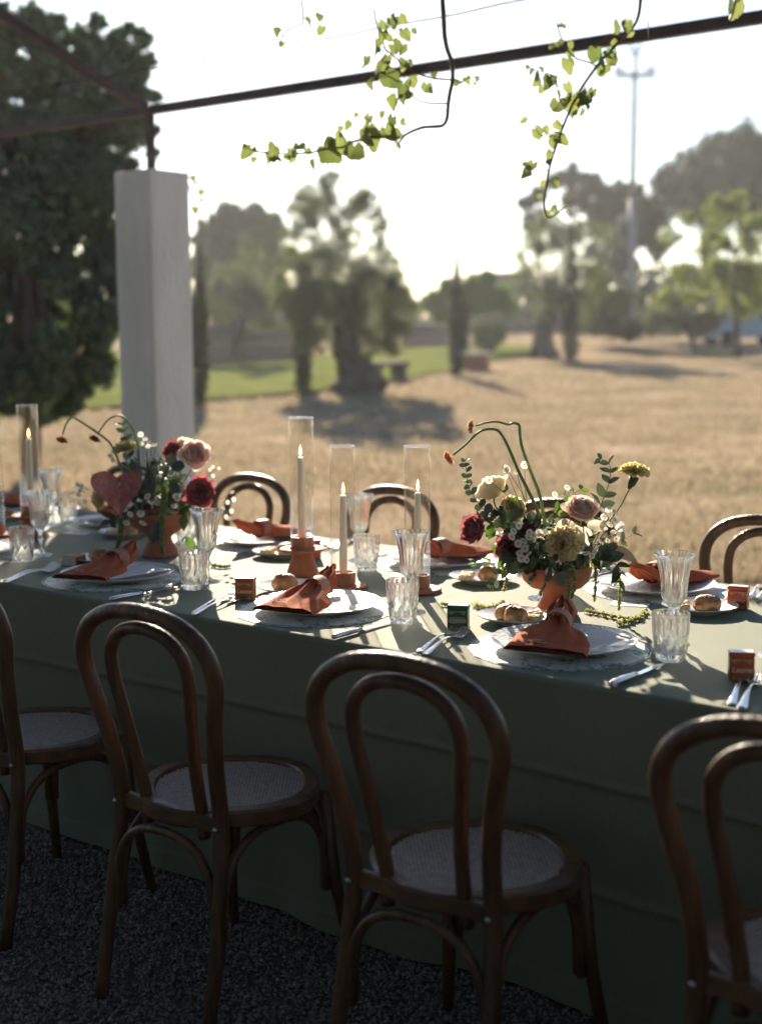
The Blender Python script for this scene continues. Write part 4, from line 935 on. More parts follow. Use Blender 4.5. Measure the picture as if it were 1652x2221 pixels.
# ------------------------------------------------------------------ place settings
def setting(x, y, far, desc, seed, tin=None, tinrot=0.0, skip=(), napk_off=(0, 0, 0), bread=1, tinoff=None, bpo=None, tumo=None, gobo=None, fo=None):
    sg = -1 if far else 1; A = math.pi if far else 0.0
    def W(dx, dy, z=0.0): return (x + sg * dx, y + sg * dy, TZ + z)
    j = random.Random(seed); jr = lambda a: R(j.uniform(-a, a))
    spawn(MAT, W(0, 0), A + jr(20), 'white placemat with green toile print ' + desc, 'printed placemats')
    spawn(PLATE, W(0.005, 0.01, 0.0024), A + jr(90), 'white plate with embossed rim ' + desc, 'white dinner plates')
    spawn(MENU, W(0.072, 0.0, 0.0300), A + R(-8) + jr(5), 'printed white menu card under the napkin ' + desc, 'menu cards', (0, R(2.0), 0))
    k = seed % 5
    nx, ny, na = napk_off
    N_ = (W(-0.004 + nx, -0.012 + ny, 0.0250), A + R(14 + na))
    o = spawn(('linen_napkin', 'napkin', NAPK[k], [('embroidery', STI[k])]), N_[0], N_[1], 'rust linen napkin ' + desc, 'rust linen napkins')
    spawn(RING, N_[0], N_[1], 'terracotta leather napkin ring ' + desc, 'napkin rings')
    f0 = fo or (-0.235, -0.115)
    spawn(FORK, W(f0[0], f0[1]), A + R(14) + jr(3), 'silver fork nearest the plate ' + desc, 'silver forks')
    spawn(FORK, W(f0[0] - 0.028, f0[1] + 0.012), A + R(16) + jr(3), 'silver fork farther from the plate ' + desc, 'silver forks')
    spawn(KNIFE, W(0.262, -0.112), A + R(0) + jr(3), 'silver knife ' + desc, 'silver knives')
    tu = tumo or (0.262, 0.035); spawn(TUM, W(*tu), jr(90), 'cut crystal tumbler ' + desc, 'crystal tumblers')
    go = gobo or (0.215, 0.145); spawn(GOB, W(*go), jr(90), 'cut crystal wine goblet ' + desc, 'crystal goblets')
    b = bpo or (-0.235, 0.175)
    spawn(BPLATE, W(*b), jr(90), 'small white scalloped bread plate ' + desc, 'bread plates')
    br = BREAD[(seed + 1) % 3]; spawn(br, W(b[0] - 0.018, b[1] - 0.005, 0.0065), jr(180), 'round bread roll ' + desc, 'bread rolls')
    if bread > 1: spawn(BREAD[1], W(b[0] + 0.022, b[1] - 0.035, 0.0065), jr(180), 'smaller olive bread roll ' + desc, 'bread rolls')
    spawn(TAR, W(b[0] + 0.050, b[1] + 0.002, 0.0070), 0.4, 'pale ring biscuit nearest the bread roll ' + desc, 'ring biscuits')
    spawn(TAR, W(b[0] + 0.030, b[1] + 0.042, 0.0075), 1.4, 'pale ring biscuit at the plate edge ' + desc, 'ring biscuits')
    if tin:
        to = tinoff or (-0.30, 0.02); spawn(tin[0], W(*to), tinrot, tin[1], 'sweet tins')
    if far: spawn(CARD, W(-0.03, 0.225), R(j.uniform(15, 30)), 'white name card ' + desc, 'name cards')
setting(-3.86, 2.665, False, 'at the near setting cut by the left edge', 0, bread=1)
setting(-3.105, 2.655, False, 'at the near setting below the anthurium', 1, (TINL, 'brown and gold sweet tin lying behind the forks at the near left'), R(20), tinoff=(-0.30, 0.095), tumo=(0.305, 0.030), gobo=(0.255, 0.135), bpo=(-0.255, 0.185))
setting(-2.325, 2.660, False, 'at the near setting in front of the candles', 2, (TINR, 'red-lidded sweet tin standing left of the middle near plate'), R(28), tumo=(0.275, 0.020), gobo=(0.220, 0.130), tinoff=(-0.25, 0.003), bpo=(-0.222, 0.155))
setting(-1.585, 2.662, False, 'at the near setting with the green tin', 4, (TING, 'green sweet tin standing left of the right near plate'), R(26), tumo=(0.250, 0.052), gobo=(0.182, 0.205), tinoff=(-0.307, 0.036), bpo=(-0.240, 0.190), bread=2, napk_off=(0.0, 0, 8))
setting(-0.845, 2.665, False, 'at the near setting cut by the right edge', 5, (TINR, 'red-lidded sweet tin at the right edge of the table'), R(30), tinoff=(-0.295, -0.02))
setting(-4.72, 3.45, True, 'at the far setting behind the left candles', 7)
setting(-3.98, 3.44, True, 'at the far setting behind the anthurium', 9, napk_off=(0, 0, -4))
setting(-3.225, 3.44, True, 'at the far setting left of the tallest candle', 10, (TINO, 'gold and red sweet tin behind the tallest candle'), R(-20), tinoff=(-0.34, 0.14), napk_off=(0, 0, -10), tumo=(0.27, 0.12), gobo=(0.30, 0.02))
setting(-2.475, 3.445, True, 'at the far setting behind the two shorter candles', 12, napk_off=(0, 0, -14), tumo=(0.125, 0.225), gobo=(0.255, 0.10), bpo=(-0.27, 0.18))
setting(-1.735, 3.45, True, 'at the far setting right of the curved-stem flowers', 13, (TINO, 'red sweet tin beside the bread plate at the right edge'), R(12), tinoff=(-0.285, 0.115), bpo=(-0.222, 0.21), napk_off=(0, 0, -16), tumo=(0.25, 0.15), gobo=(0.2, 0.3))
spawn(GOB, (-1.497, 2.915, TZ), 0.3, 'cut crystal wine goblet standing left of the far bread plate at right', 'crystal goblets') if False else None

# ------------------------------------------------------------------ candles
def candle_protos():
    cup = [(0.0001, 0.0), (0.0345, 0.0), (0.0345, 0.034), (0.0335, 0.0355), (0.0300, 0.0355), (0.0290, 0.034), (0.0285, 0.012), (0.0001, 0.011)]
    disc = [(0.0001, 0.0), (0.062, 0.0), (0.0675, 0.003), (0.0680, 0.007), (0.0655, 0.0105), (0.036, 0.0125), (0.0001, 0.0125)]
    low_d = MB().lathe(disc, 48).mesh('holder_disc', 'terracotta', True, 50)
    low_c = MB().lathe([(r, z + 0.0125) for r, z in cup], 40).mesh('holder_cup', 'terracotta_glaze', True, 50)
    cone = MB().lathe([(0.0001, 0.0), (0.046, 0.0), (0.0485, 0.004), (0.0475, 0.012), (0.030, 0.064), (0.0295, 0.071), (0.036, 0.074)], 48).mesh('holder_cone', 'terracotta', True, 50)
    hi_d = MB().lathe([(r, z + 0.072) for r, z in [(0.0001, 0), (0.058, 0.001), (0.0680, 0.006), (0.0685, 0.009), (0.066, 0.0115), (0.040, 0.0100), (0.036, 0.016), (0.0001, 0.016)]], 48).mesh('holder_disc_high', 'terracotta', True, 50)
    hi_c = MB().lathe([(r, z + 0.083) for r, z in cup], 40).mesh('holder_cup_high', 'terracotta_glaze', True, 50)
    LOW = ('candle_holder', 'candle holder', None, [('disc', low_d), ('cup', low_c)])
    HIGH = ('candle_holder', 'candle holder', None, [('cone', cone), ('disc', hi_d), ('cup', hi_c)])
    def chim(h): return MB().lathe([(0.0362, 0.0), (0.0362, h * 0.5), (0.0360, h - 0.004), (0.0370, h - 0.001), (0.0362, h), (0.0345, h), (0.0340, h - 0.004), (0.0342, h * 0.5), (0.0342, 0.0), (0.0362, 0.0)], 56).mesh('chimney', 'thin_glass')
    def taper(h):
        c = MB().lathe([(0.0001, 0.0), (0.0115, 0.0), (0.0112, h * 0.3), (0.0100, h * 0.75), (0.0085, h - 0.004), (0.0060, h), (0.0001, h - 0.0015)], 24).mesh('taper', 'wax')
        w = MB().tube([(0, 0, h - 0.002), (0.0006, 0, h + 0.008)], 0.0008, 5).mesh('wick', 'wick')
        f = MB().lathe([(0.0001, h + 0.005), (0.0026, h + 0.008), (0.0040, h + 0.014), (0.0034, h + 0.021), (0.0016, h + 0.030), (0.0001, h + 0.037)], 12).mesh('flame', 'flame')
        return ('taper_candle', 'candle', c, [('wick', w), ('flame', f)])
    return LOW, HIGH, chim, taper
LOW, HIGH, chim, taper = candle_protos()
def candle(x, y, high, hg, hc, d, lean):
    z0 = 0.094 if high else 0.0235; zc = 0.0845 if high else 0.0127
    spawn(HIGH if high else LOW, (x, y, TZ), 0.0, ('terracotta cone candle holder ' if high else 'flat terracotta candle holder ') + d, 'terracotta candle holders')
    spawn(('glass_chimney', 'glass chimney', None, [('tube', chim(hg)), ('rim', MB().tube([(0.0358 * math.cos(2 * math.pi * i / 40), 0.0358 * math.sin(2 * math.pi * i / 40), hg + 0.0008) for i in range(40)], 0.0018, 8, closed=True).mesh('chimney_rim', 'crystal'))]), (x, y, TZ + zc), 0.0, 'clear glass cylinder around the candle ' + d, 'glass candle chimneys')
    spawn(taper(hc), (x, y, TZ + z0), 0.5, 'cream taper candle with lit flame ' + d, 'lit taper candles', lean)
candle(-2.697, 3.036, True, 0.388, 0.262, 'tallest of the middle three', (R(0.6), R(-0.4)))
candle(-2.466, 2.948, False, 0.392, 0.243, 'in the middle of the middle three', (R(0.4), R(0.5)))
candle(-2.267, 3.033, False, 0.395, 0.256, 'rightmost of the middle three', (R(-0.5), R(0.3)))
candle(-3.985, 3.035, True, 0.388, 0.262, 'behind the goblet at the left', (R(0.3), R(0.6)))
candle(-4.13, 2.985, False, 0.392, 0.243, 'at the very left edge', (R(0.3), R(0.2)))

# ================================================================== FLOWERS
def leaf_mesh(name, mt, outline, fold=0.12, curl=0.15, n=6):
    """unit leaf along +Y; outline(v) = half width"""
    m = MB()
    m.grid(lambda u, v: ((-1 + 2 * u) * outline(v), v, abs(-1 + 2 * u) * fold * outline(v) * 2 - curl * v * v + 0.02 * math.sin(9 * v + 4 * u)), 4, n)
    return m.mesh(name, mt)
LV = {
    'euc': leaf_mesh('euc_leaf', 'euc_leaf', lambda v: 0.46 * math.sin(math.pi * min(0.03 + v * 0.96, 0.999)) ** 0.6, 0.06, 0.10),
    'euc_long': leaf_mesh('euc_long_leaf', 'euc_leaf', lambda v: 0.30 * math.sin(math.pi * min(0.03 + v ** 0.85 * 0.96, 0.999)) ** 0.8, 0.10, 0.14),
    'dark': leaf_mesh('dark_leaf', 'dark_leaf', lambda v: 0.31 * math.sin(math.pi * min(0.03 + v ** 0.8 * 0.965, 0.999)) ** 0.9, 0.16, 0.20),
    'fresh': leaf_mesh('fresh_leaf', 'fresh_leaf', lambda v: 0.27 * math.sin(math.pi * min(0.03 + v ** 0.8 * 0.965, 0.999)) ** 0.9, 0.14, 0.22),
    'peach': leaf_mesh('peach_leaf', 'peach', lambda v: 0.24 * math.sin(math.pi * min(0.03 + v ** 0.75 * 0.965, 0.999)), 0.25, 0.12),
}
def grape_leaf(name, seed):
    rn = random.Random(seed); m = MB(); pts = []
    n = 44
    for i in range(n):
        a = -math.pi + 2 * math.pi * i / n                 # 0 = tip (+Y), +-pi = stalk notch
        r = 0.50 + 0.10 * math.cos(a) + 0.05 * math.cos(3 * a) + 0.035 * math.cos(5 * a + 0.4) - 0.20 * math.exp(-((abs(a) - math.pi) / 0.25) ** 2)
        r *= 1 + (0.06 if i % 2 else -0.04) + rn.uniform(-0.05, 0.05)
        x, y = r * math.sin(a), 0.42 + r * math.cos(a); pts.append((x, y))
    bend = rn.uniform(-0.3, 1.5); sq = rn.uniform(0.72, 1.05); tw = rn.uniform(-0.5, 0.5); pts = [(x * sq, y) for x, y in pts]
    def zz(x, y): return bend * abs(x) ** 1.4 - 0.35 * (y - 0.3) ** 2 + 0.05 * math.sin(9 * x + 5 * y) + tw * x * y
    m.v = [(0, 0.40, zz(0, 0.4))] + [(x * 0.55, 0.40 + (y - 0.40) * 0.55, zz(x * .55, 0.40 + (y - 0.40) * 0.55)) for x, y in pts] + [(x, y, zz(x, y)) for x, y in pts]
    for i in range(n):
        k = (i + 1) % n; m.f += [(0, 1 + i, 1 + k), (1 + i, 1 + n + i, 1 + n + k, 1 + k)]
    m.m = [0] * len(m.f)
    return m.mesh(name, 'vine_leaf')
GRAPE = [grape_leaf('grape_leaf', s) for s in range(1, 9)]
def leafM(p, d, nrm, L):
    d = Vector(d).normalized(); nrm = Vector(nrm); x = d.cross(nrm)
    if x.length < 1e-4: x = d.cross(Vector((0.3, 0.5, 0.8)))
    x.normalize(); z = x.cross(d)
    return Matrix(((x.x * L, d.x * L, z.x * L, p[0]), (x.y * L, d.y * L, z.y * L, p[1]), (x.z * L, d.z * L, z.z * L, p[2]), (0, 0, 0, 1)))
def rv(a=1.0): return Vector((random.gauss(0, a), random.gauss(0, a), random.gauss(0, a)))

def rose_mesh(name, mt, r, n=38, opening=1.0, seed=0, ruffle=0.0):
    rn = random.Random(seed); m = MB()
    for k in range(n):
        t = (k / (n - 1)) ** 0.9; ph = k * 2.39996 + rn.uniform(-.25, .25); span = 1.25 - 0.45 * t
        jz = rn.uniform(-0.07, 0.05); wob = rn.uniform(0, 6.28); top = 1.02 - 0.42 * t * t + jz
        def f(u, v, t=t, ph=ph, span=span, wob=wob, top=top):
            q = -1 + 2 * u; vv = v * (1 - 0.20 * q * q * (0.3 + 0.7 * v))
            a = ph + q * span * (0.45 + 0.55 * math.sin(math.pi * min(1, vv * 0.55 + 0.15)))
            rho = r * (0.035 + 0.03 * t + t * opening * (0.62 * math.sin(math.pi * 0.5 * vv) ** 0.8) + 0.10 * math.sin(math.pi * vv) * (1 - t) + 0.16 * t * math.sin(math.pi * vv))
            curl = max(0.0, vv - 0.76) / 0.24
            rho += r * curl ** 1.5 * (0.05 + 0.20 * t) * (1.0 + 0.5 * math.sin(3 * q + wob))
            z = r * top * (vv - 0.15 * curl ** 2 * (0.3 + t)) + r * (0.035 + ruffle) * math.sin(5 * q + wob) * vv * vv
            rho *= 1 + ruffle * 0.6 * math.sin(8 * q + wob) * vv
            return (rho * math.cos(a), rho * math.sin(a), z - r * 0.30)
        m.grid(f, 10, 8)
    m.lathe([(0.0001, -0.34 * r), (0.16 * r, -0.30 * r), (0.22 * r, -0.1 * r)], 8)
    return m.mesh(name, mt)
def carnation_mesh(name, mt, r, n=64, seed=0, flat=0.75):
    rn = random.Random(seed); m = MB()
    for k in range(n):
        zc = 1 - 0.98 * (k + 0.5) / n; a = k * 2.39996; s = math.sqrt(1 - zc * zc)
        d = Vector((s * math.cos(a), s * math.sin(a), zc * flat)); side = Vector((-math.sin(a), math.cos(a), 0)); nr = d.cross(side).normalized(); R0 = r * rn.uniform(0.86, 1.08); w = r * 0.42; p0 = rn.uniform(0, 6.28)
        def f(u, v, d=d, side=side, nr=nr, R0=R0, w=w, p0=p0):
            q = -1 + 2 * u; ed = 0.10 * r * (v ** 2) * math.sin(9 * q + p0)
            p = d * (R0 * v * (1 - 0.10 * q * q)) + side * (q * w * v ** 0.8) + nr * (0.16 * r * math.sin(4.2 * q + p0) * v ** 1.5) + d * ed * 0.7
            return tuple(p)
        m.grid(f, 10, 4)
    return m.mesh(name, mt)
def daisy_mesh():
    m = MB()
    for k in range(13):
        a = 2 * math.pi * k / 13; c, s = math.cos(a), math.sin(a); w = 0.205
        pts = []
        for (rr, ww, z) in ((0.25, 0.10, 0.0), (0.62, w, 0.03), (0.90, w * 0.95, -0.02), (1.0, w * 0.45, -0.05)):
            pts += [(rr * c - ww * s, rr * s + ww * c, z), (rr * c + ww * s, rr * s - ww * c, z)]
        m.add(pts, [(0, 1, 3, 2), (2, 3, 5, 4), (4, 5, 7, 6)], 0)
    m.lathe([(0.32, -0.02), (0.30, 0.10), (0.20, 0.19), (0.0001, 0.23)], 14, 1)
    return m.mesh('daisy', ['daisy_white', 'pollen'])
DAISY = daisy_mesh()
FLW = {
    'blush_rose': rose_mesh('blush_rose', 'blush', 0.050, 38, 0.95, 1), 'cream_rose': rose_mesh('cream_rose', 'cream', 0.046, 34, 1.0, 2),
    'dusky_rose': rose_mesh('dusky_rose', 'dusky', 0.043, 30, 1.05, 3, 0.10), 'crimson_rose': rose_mesh('crimson_rose', 'crimson', 0.044, 36, 1.0, 4, 0.05),
    'yellow_carnation': carnation_mesh('yellow_carnation', 'yellow_carn', 0.036, 64, 5, 0.62), 'apricot_carnation': carnation_mesh('apricot_carnation', 'apricot', 0.040, 80, 6, 0.9),
    'peach_bloom': carnation_mesh('peach_bloom', 'peach_petal', 0.019, 24, 7, 0.6), 'rust_bloom': carnation_mesh('rust_bloom', 'rust_petal', 0.020, 26, 8, 0.45),
}
def chain_mesh(name, path, mt, rad, per=900, l=0.006, w=0.005, lumpy=0.0):
    sp = spline(path, 60); Ls = sum((sp[i + 1] - sp[i]).length for i in range(60)); n = int(per * Ls * 10)
    t = rng.uniform(0, 60, n); i = np.minimum(t.astype(int), 59); S = np.array([tuple(p) for p in sp])
    P = S[i] + (S[i + 1] - S[i]) * (t - i)[:, None]
    amp = rad * (1 - 0.5 * (t / 60)) * (1.0 if not lumpy else (0.25 + 0.95 * np.clip(np.sin(t * lumpy), 0, 1)))
    d = rng.normal(size=(n, 3)); d /= np.linalg.norm(d, axis=1, keepdims=True)
    V, Fc = leaf_cloud(P + d * (amp * rng.uniform(0.3, 1.0, n))[:, None], l, w)
    return np_mesh(name, V, Fc, mt), sp

class Arr:
    """an arrangement: parts placed from photo positions, depth D plus an offset"""
    def __init__(s, root, D, conv): s.r = root; s.o = Vector(root.location); s.D = D; s.c = conv
    def p(s, x, y, dd=0.0):
        X, Y = s.c(x, y); return at(X, Y, s.D + dd) - s.o
    def flower(s, kind, x, y, dd, face, name, sc=1.0, stem=None):
        """face = (right, up, towards camera)"""
        d = RIGHT * face[0] + UP * face[1] - FWD * face[2]
        M = Matrix.Translation(s.p(x, y, dd)) @ look(d) @ Matrix.Rotation(random.uniform(0, 6.28), 4, 'Z') @ Matrix.Scale(sc, 4)
        o = obj(name, FLW[kind], s.r, M)
        if stem: s.stem([s.p(x, y, dd) - d.normalized() * 0.008] + [s.p(*q) for q in stem], 0.0022, 'stem', o)
        return o
    def stem(s, pts, r, name='stem', parent=None, mt='stem_green'):
        if parent is not None:
            inv = parent.matrix_basis.inverted(); sc = parent.matrix_basis.to_scale()[0]; pts = [inv @ Vector(q) for q in pts]; r /= sc
        m = MB().tube(spline(pts, 18), list(np.linspace(r, r * 1.15, 19)), 7)
        return obj(name, m.mesh('flower_stem', mt), parent or s.r)
    def daisy(s, x, y, dd=0.0, sc=0.0095, face=None, stem_to=None):
        f = face or (random.uniform(-.6, .6), random.uniform(-.1, .9), random.uniform(0.3, 1.0))
        d = RIGHT * f[0] + UP * f[1] - FWD * f[2]; P = s.p(x, y, dd)
        o = obj('daisy', DAISY, s.r, Matrix.Translation(P) @ look(d) @ Matrix.Rotation(random.uniform(0, 6), 4, 'Z') @ Matrix.Scale(sc * random.uniform(0.85, 1.15), 4))
        if stem_to is not None:
            e = s.p(*stem_to); s.stem([P - d.normalized() * 0.002, P.lerp(e, 0.5) + rv(0.006), e], 0.0007, 'stem', o, 'stem_dark')
    def leaf(s, kind, x, y, dd, L, d=None, nrm=None, parent=None):
        d = d if d is not None else (random.gauss(0, 1), random.gauss(0.1, 1)); dv = RIGHT * d[0] + UP * d[1] - FWD * (d[2] if len(d) > 2 else random.uniform(-0.5, 0.6))
        nv = (-FWD + rv(0.55)) if nrm is None else nrm
        return obj('leaf', LV[kind], parent or s.r, leafM(s.p(x, y, dd), dv, nv, L))
    def sprig(s, pts, kind, n, L, spread=0.9, mt='stem_red', name='eucalyptus_sprig', pair=True, r=0.0011):
        P = [s.p(*q) for q in pts]; sp = spline(P, 40)
        o = obj(name, MB().tube(sp, list(np.linspace(r * 1.3, r * 0.6, 41)), 6).mesh('sprig_stem', mt), s.r)
        for k in range(n):
            t = 3 + (36.5 * k / max(1, n - 1)); i = min(int(t), 39); b = sp[i]; tg = (sp[min(i + 2, 40)] - sp[max(i - 2, 0)]).normalized()
            for sd in ((-1, 1) if pair else ((-1) ** k,)):
                side = tg.cross(-FWD).normalized() * sd; rot = random.uniform(-0.9, 0.9)
                dv = side * spread * math.cos(rot) - FWD * math.sin(rot) * spread + tg * 0.55 + rv(0.12)
                Lk = L * (1.0 - 0.45 * k / n) * random.uniform(0.85, 1.15)
                obj('leaf', LV[kind], o, leafM(b, dv, -FWD * 0.7 + UP * 0.5 + rv(0.45), Lk))
        return o
    def strand(s, pts, rad, name, mt, per=900, lumpy=0.0, l=0.006):
        me, sp = chain_mesh(name, [s.p(*q) for q in pts], mt, rad, per, l, l * 0.85, lumpy)
        o = obj(name, me, s.r); obj('stem', MB().tube(sp[::3], 0.0008, 5).mesh('strand_stem', 'stem_green'), o); return o

def vase_proto(sc, rim):
    k = sc; h = rim
    prof = [(0.0001, 0.0), (0.052, 0.0), (0.0555, 0.004), (0.050, 0.020), (0.036, 0.048), (0.033, 0.060), (0.036, 0.066), (0.066, h - 0.055), (0.084, h - 0.038), (0.090, h - 0.016), (0.0915, h - 0.003), (0.0895, h), (0.0865, h - 0.003), (0.084, h - 0.02), (0.060, h - 0.045), (0.0001, h - 0.05)]
    return ('pedestal_vase', 'vase', MB().lathe([(r * k, z) for r, z in prof], 56).mesh('pedestal_vase', 'terracotta', True, 60), [])
def filler(A, cx, cy, rad, n, kinds, dd0=0.0):
    for k in range(n):
        d = Vector((random.gauss(0, 1), random.gauss(0, 1), random.gauss(0, 1))).normalized(); rr = rad * random.uniform(0.45, 1.0)
        X, Y = A.c(cx, cy); pos = at(X, Y, A.D + dd0) + RIGHT * d.x * rr * 1.15 + UP * d.y * rr * 0.62 - FWD * d.z * rr
        dv = Vector((RIGHT * d.x + UP * (d.y + 0.1) - FWD * d.z)) + rv(0.45)
        kd = random.choice(kinds)
        obj('leaf', LV[kd], A.r, leafM(pos - A.o, dv, rv(1) - FWD * 0.3 + UP * 0.3, random.uniform(0.026, 0.046)))

# ------------------------------------------------------------------ right arrangement (curved ranunculus stems)
VR = (-1.793, 2.991)
spawn(vase_proto(1.0, 0.129), (*VR, TZ), 0.0, 'terracotta pedestal bowl holding the flowers with tall curved stems', 'terracotta pedestal bowls')
ar = thing('flower_arrangement', 'flower arrangement with two tall curved stems and blush roses', 'flowers', (*VR, TZ + 0.129), 0, 'table flower arrangements')
A = Arr(ar, 3.505, lambda x, y: (958.2 + 0.28 * x, 892 + 0.28 * y))
core = (760, 1090, 0.0)
# two curved stems
for pts, head, hd in (([(760, 900, 0), (740, 770, 0), (680, 640, -.01), (600, 480, -.02), (545, 350, -.02), (490, 230, -.02), (440, 155, -.02), (390, 138, -.02), (320, 145, -.03), (260, 182, -.04), (180, 260, -.05), (85, 340, -.05)], (58, 356, -.05), (-0.8, -0.5, 0.4)),
                      ([(800, 900, .02), (775, 740, .02), (750, 630, .02), (700, 500, .02), (650, 370, .02), (615, 260, .02), (603, 170, .02), (598, 112, .02), (575, 95, .02), (545, 92, .02), (510, 102, .01), (430, 82, 0), (350, 86, 0), (262, 112, 0)], (232, 120, 0), (-1, 0.1, 0.2))):
    P = [A.p(*q) for q in pts]
    st = obj('curved_stem', MB().tube(spline(P, 60), list(np.linspace(0.0048, 0.0027, 61)), 9).mesh('curved_stem', 'stem_green'), ar)
    d = RIGHT * hd[0] + UP * hd[1] - FWD * hd[2]
    obj('peach_flower', FLW['peach_bloom'], st, Matrix.Translation(A.p(*head)) @ look(d))
A.flower('blush_rose', 1078, 775, -.045, (0.12, 0.72, 0.65), 'rose', 1.10, [(1060, 900, -.02), (900, 1080, 0)])
for (dx, dy, kx, ky) in ((-150, 75, -1, -0.15), (150, 100, 1, -0.2), (50, 190, 0.15, -1), (-60, 150, -0.6, -0.8)):
    obj('outer_petal', LV['peach'] if False else leaf_mesh('outer_petal', 'cream', lambda v: 0.36 * math.sin(math.pi * min(0.05 + v * 0.93, 0.999)) ** 0.6, 0.10, 0.12), ar, leafM(A.p(1075 + dx * 0.35, 850 + dy * 0.25, -.05), RIGHT * kx + UP * ky - FWD * 0.5, -FWD + UP * 0.8, 0.052))
A.flower('cream_rose', 395, 620, .05, (-0.45, 0.75, -0.25), 'rose', 1.25, [(430, 760, .04), (700, 1050, .01)])
A.flower('apricot_carnation', 935, 1030, -.085, (0.05, 0.05, 1.0), 'carnation', 1.14, [(900, 1090, -.03), (800, 1150, 0)])
A.flower('yellow_carnation', 1495, 478, .01, (0.15, 1.0, 0.25), 'carnation', 1.12, [(1480, 560, .01), (1440, 620, .01), (1370, 750, .01), (1200, 950, 0), (900, 1150, 0)])
obj('calyx', MB().tube([A.p(1490, 505, .01), A.p(1470, 560, .01), A.p(1445, 600, .01)], [0.0135, 0.0105, 0.0035], 10).mesh('calyx', 'stem_dark'), ar)
A.flower('apricot_carnation', 545, 750, .03, (0.2, 0.7, 0.3), 'carnation', 0.85, [(600, 850, .02), (740, 1080, 0)])
A.flower('dusky_rose', 265, 915, -.04, (-0.85, 0.15, 0.55), 'rose', 1.15, [(420, 960, -.02), (700, 1120, 0)])
A.flower('dusky_rose', 530, 1045, -.07, (-0.25, -0.25, 0.95), 'rose', 1.0, [(620, 1080, -.03), (760, 1150, 0)])
A.flower('dusky_rose', 660, 935, -.02, (0.1, 0.7, 0.6), 'rose', 0.75, [(690, 1010, 0), (760, 1120, 0)])
A.flower('crimson_rose', 940, 800, .06, (0.2, 0.7, -0.2), 'rose', 0.7, [(900, 900, .04), (800, 1080, 0)])
D1 = [(640, 415), (580, 470), (505, 440), (365, 535), (495, 455)]
for x, y in D1: A.daisy(x, y, random.uniform(-.03, .0), 0.0105, None, (720, 930, 0))
for x, y in ((875, 645), (970, 590), (930, 660), (990, 610)): A.daisy(x, y, .03, 0.0085, None, (850, 900, .01))
for x, y in ((595, 885), (555, 930), (540, 970), (675, 940), (670, 975), (635, 1005), (755, 940), (590, 1025), (705, 960), (650, 1040)): A.daisy(x, y, -.11, 0.0098, None, (720, 1080, -.03))
for x, y in ((615, 1140), (670, 1105), (640, 1065), (655, 1150), (600, 1100)): A.daisy(x, y, -.115, 0.0098, None, (760, 1120, -.03))
for x, y in ((1290, 760), (1340, 780), (1255, 820), (1340, 840), (1300, 875), (1375, 900), (1325, 935), (1260, 940), (1285, 1005), (1240, 870), (1350, 990), (1230, 1010), (1390, 870)): A.daisy(x, y, random.uniform(-.06, -.02), 0.0095, None, (1130, 1120, -.02))
for x, y in ((1120, 1100), (1180, 1090), (1080, 1060), (1160, 1120), (900, 1180)): A.daisy(x, y, -.10, 0.0085, None, (1050, 1150, -.04))
A.daisy(835, 1245, -.105, 0.0125, (0.1, -0.1, 1), (830, 1150, -.05))
A.sprig([(560, 1000, .0), (450, 860, -.01), (330, 770, -.02), (240, 650, -.03), (197, 560, -.03), (190, 460, -.03), (175, 375, -.03)], 'euc', 13, 0.026)
A.sprig([(1150, 960, .02), (1215, 765, .02), (1245, 690, .02), (1288, 570, .02), (1303, 480, .02), (1290, 400, .02), (1220, 362, .02)], 'euc_long', 7, 0.040)
A.sprig([(1250, 1010, 0), (1350, 1000, -.01), (1420, 990, -.02), (1490, 945, -.02)], 'euc_long', 3, 0.030)
A.sprig([(640, 1080, -.05), (500, 1120, -.07), (380, 1160, -.08), (250, 1180, -.09)], 'fresh', 4, 0.042, 0.8, 'stem_brown', 'leafy_twig')
A.sprig([(640, 1100, -.06), (520, 1190, -.09), (430, 1290, -.09), (380, 1360, -.08)], 'euc_long', 5, 0.034, 0.9, 'stem_brown', 'leafy_twig')
A.sprig([(1180, 1080, -.03), (1290, 1150, -.06), (1380, 1230, -.07), (1370, 1330, -.07)], 'dark', 5, 0.050, 0.8, 'stem_dark', 'leafy_twig')
A.sprig([(860, 800, .02), (960, 720, .02), (1010, 650, .02), (1080, 600, .02)], 'fresh', 4, 0.034, 0.7, 'stem_brown', 'leafy_twig')
A.sprig([(700, 880, 0), (590, 770, .0), (540, 650, -.01), (500, 610, -.01)], 'fresh', 3, 0.024, 0.7, 'stem_green', 'leafy_twig')
filler(A, 760, 1090, 0.088, 120, ['dark', 'dark', 'euc', 'euc_long', 'fresh', 'dark'], 0.0)
filler(A, 740, 960, 0.060, 40, ['dark', 'euc', 'dark', 'fresh'], 0.0)
filler(A, 1130, 1090, 0.055, 36, ['dark', 'dark', 'euc_long'], -0.02)
filler(A, 450, 880, 0.045, 22, ['dark', 'euc', 'fresh'], -0.01)
filler(A, 800, 1190, 0.055, 30, ['dark', 'euc', 'euc_long', 'dark'], -0.075)
filler(A, 560, 1130, 0.045, 22, ['euc', 'fresh', 'euc_long'], -0.05)
A.leaf('peach', 1310, 1070, -.03, 0.075, (0.85, -0.38, 0.2), -FWD + UP * 0.6)
A.leaf('peach', 1250, 1010, -.01, 0.055, (0.9, 0.15, 0.0), -FWD + UP * 0.9)
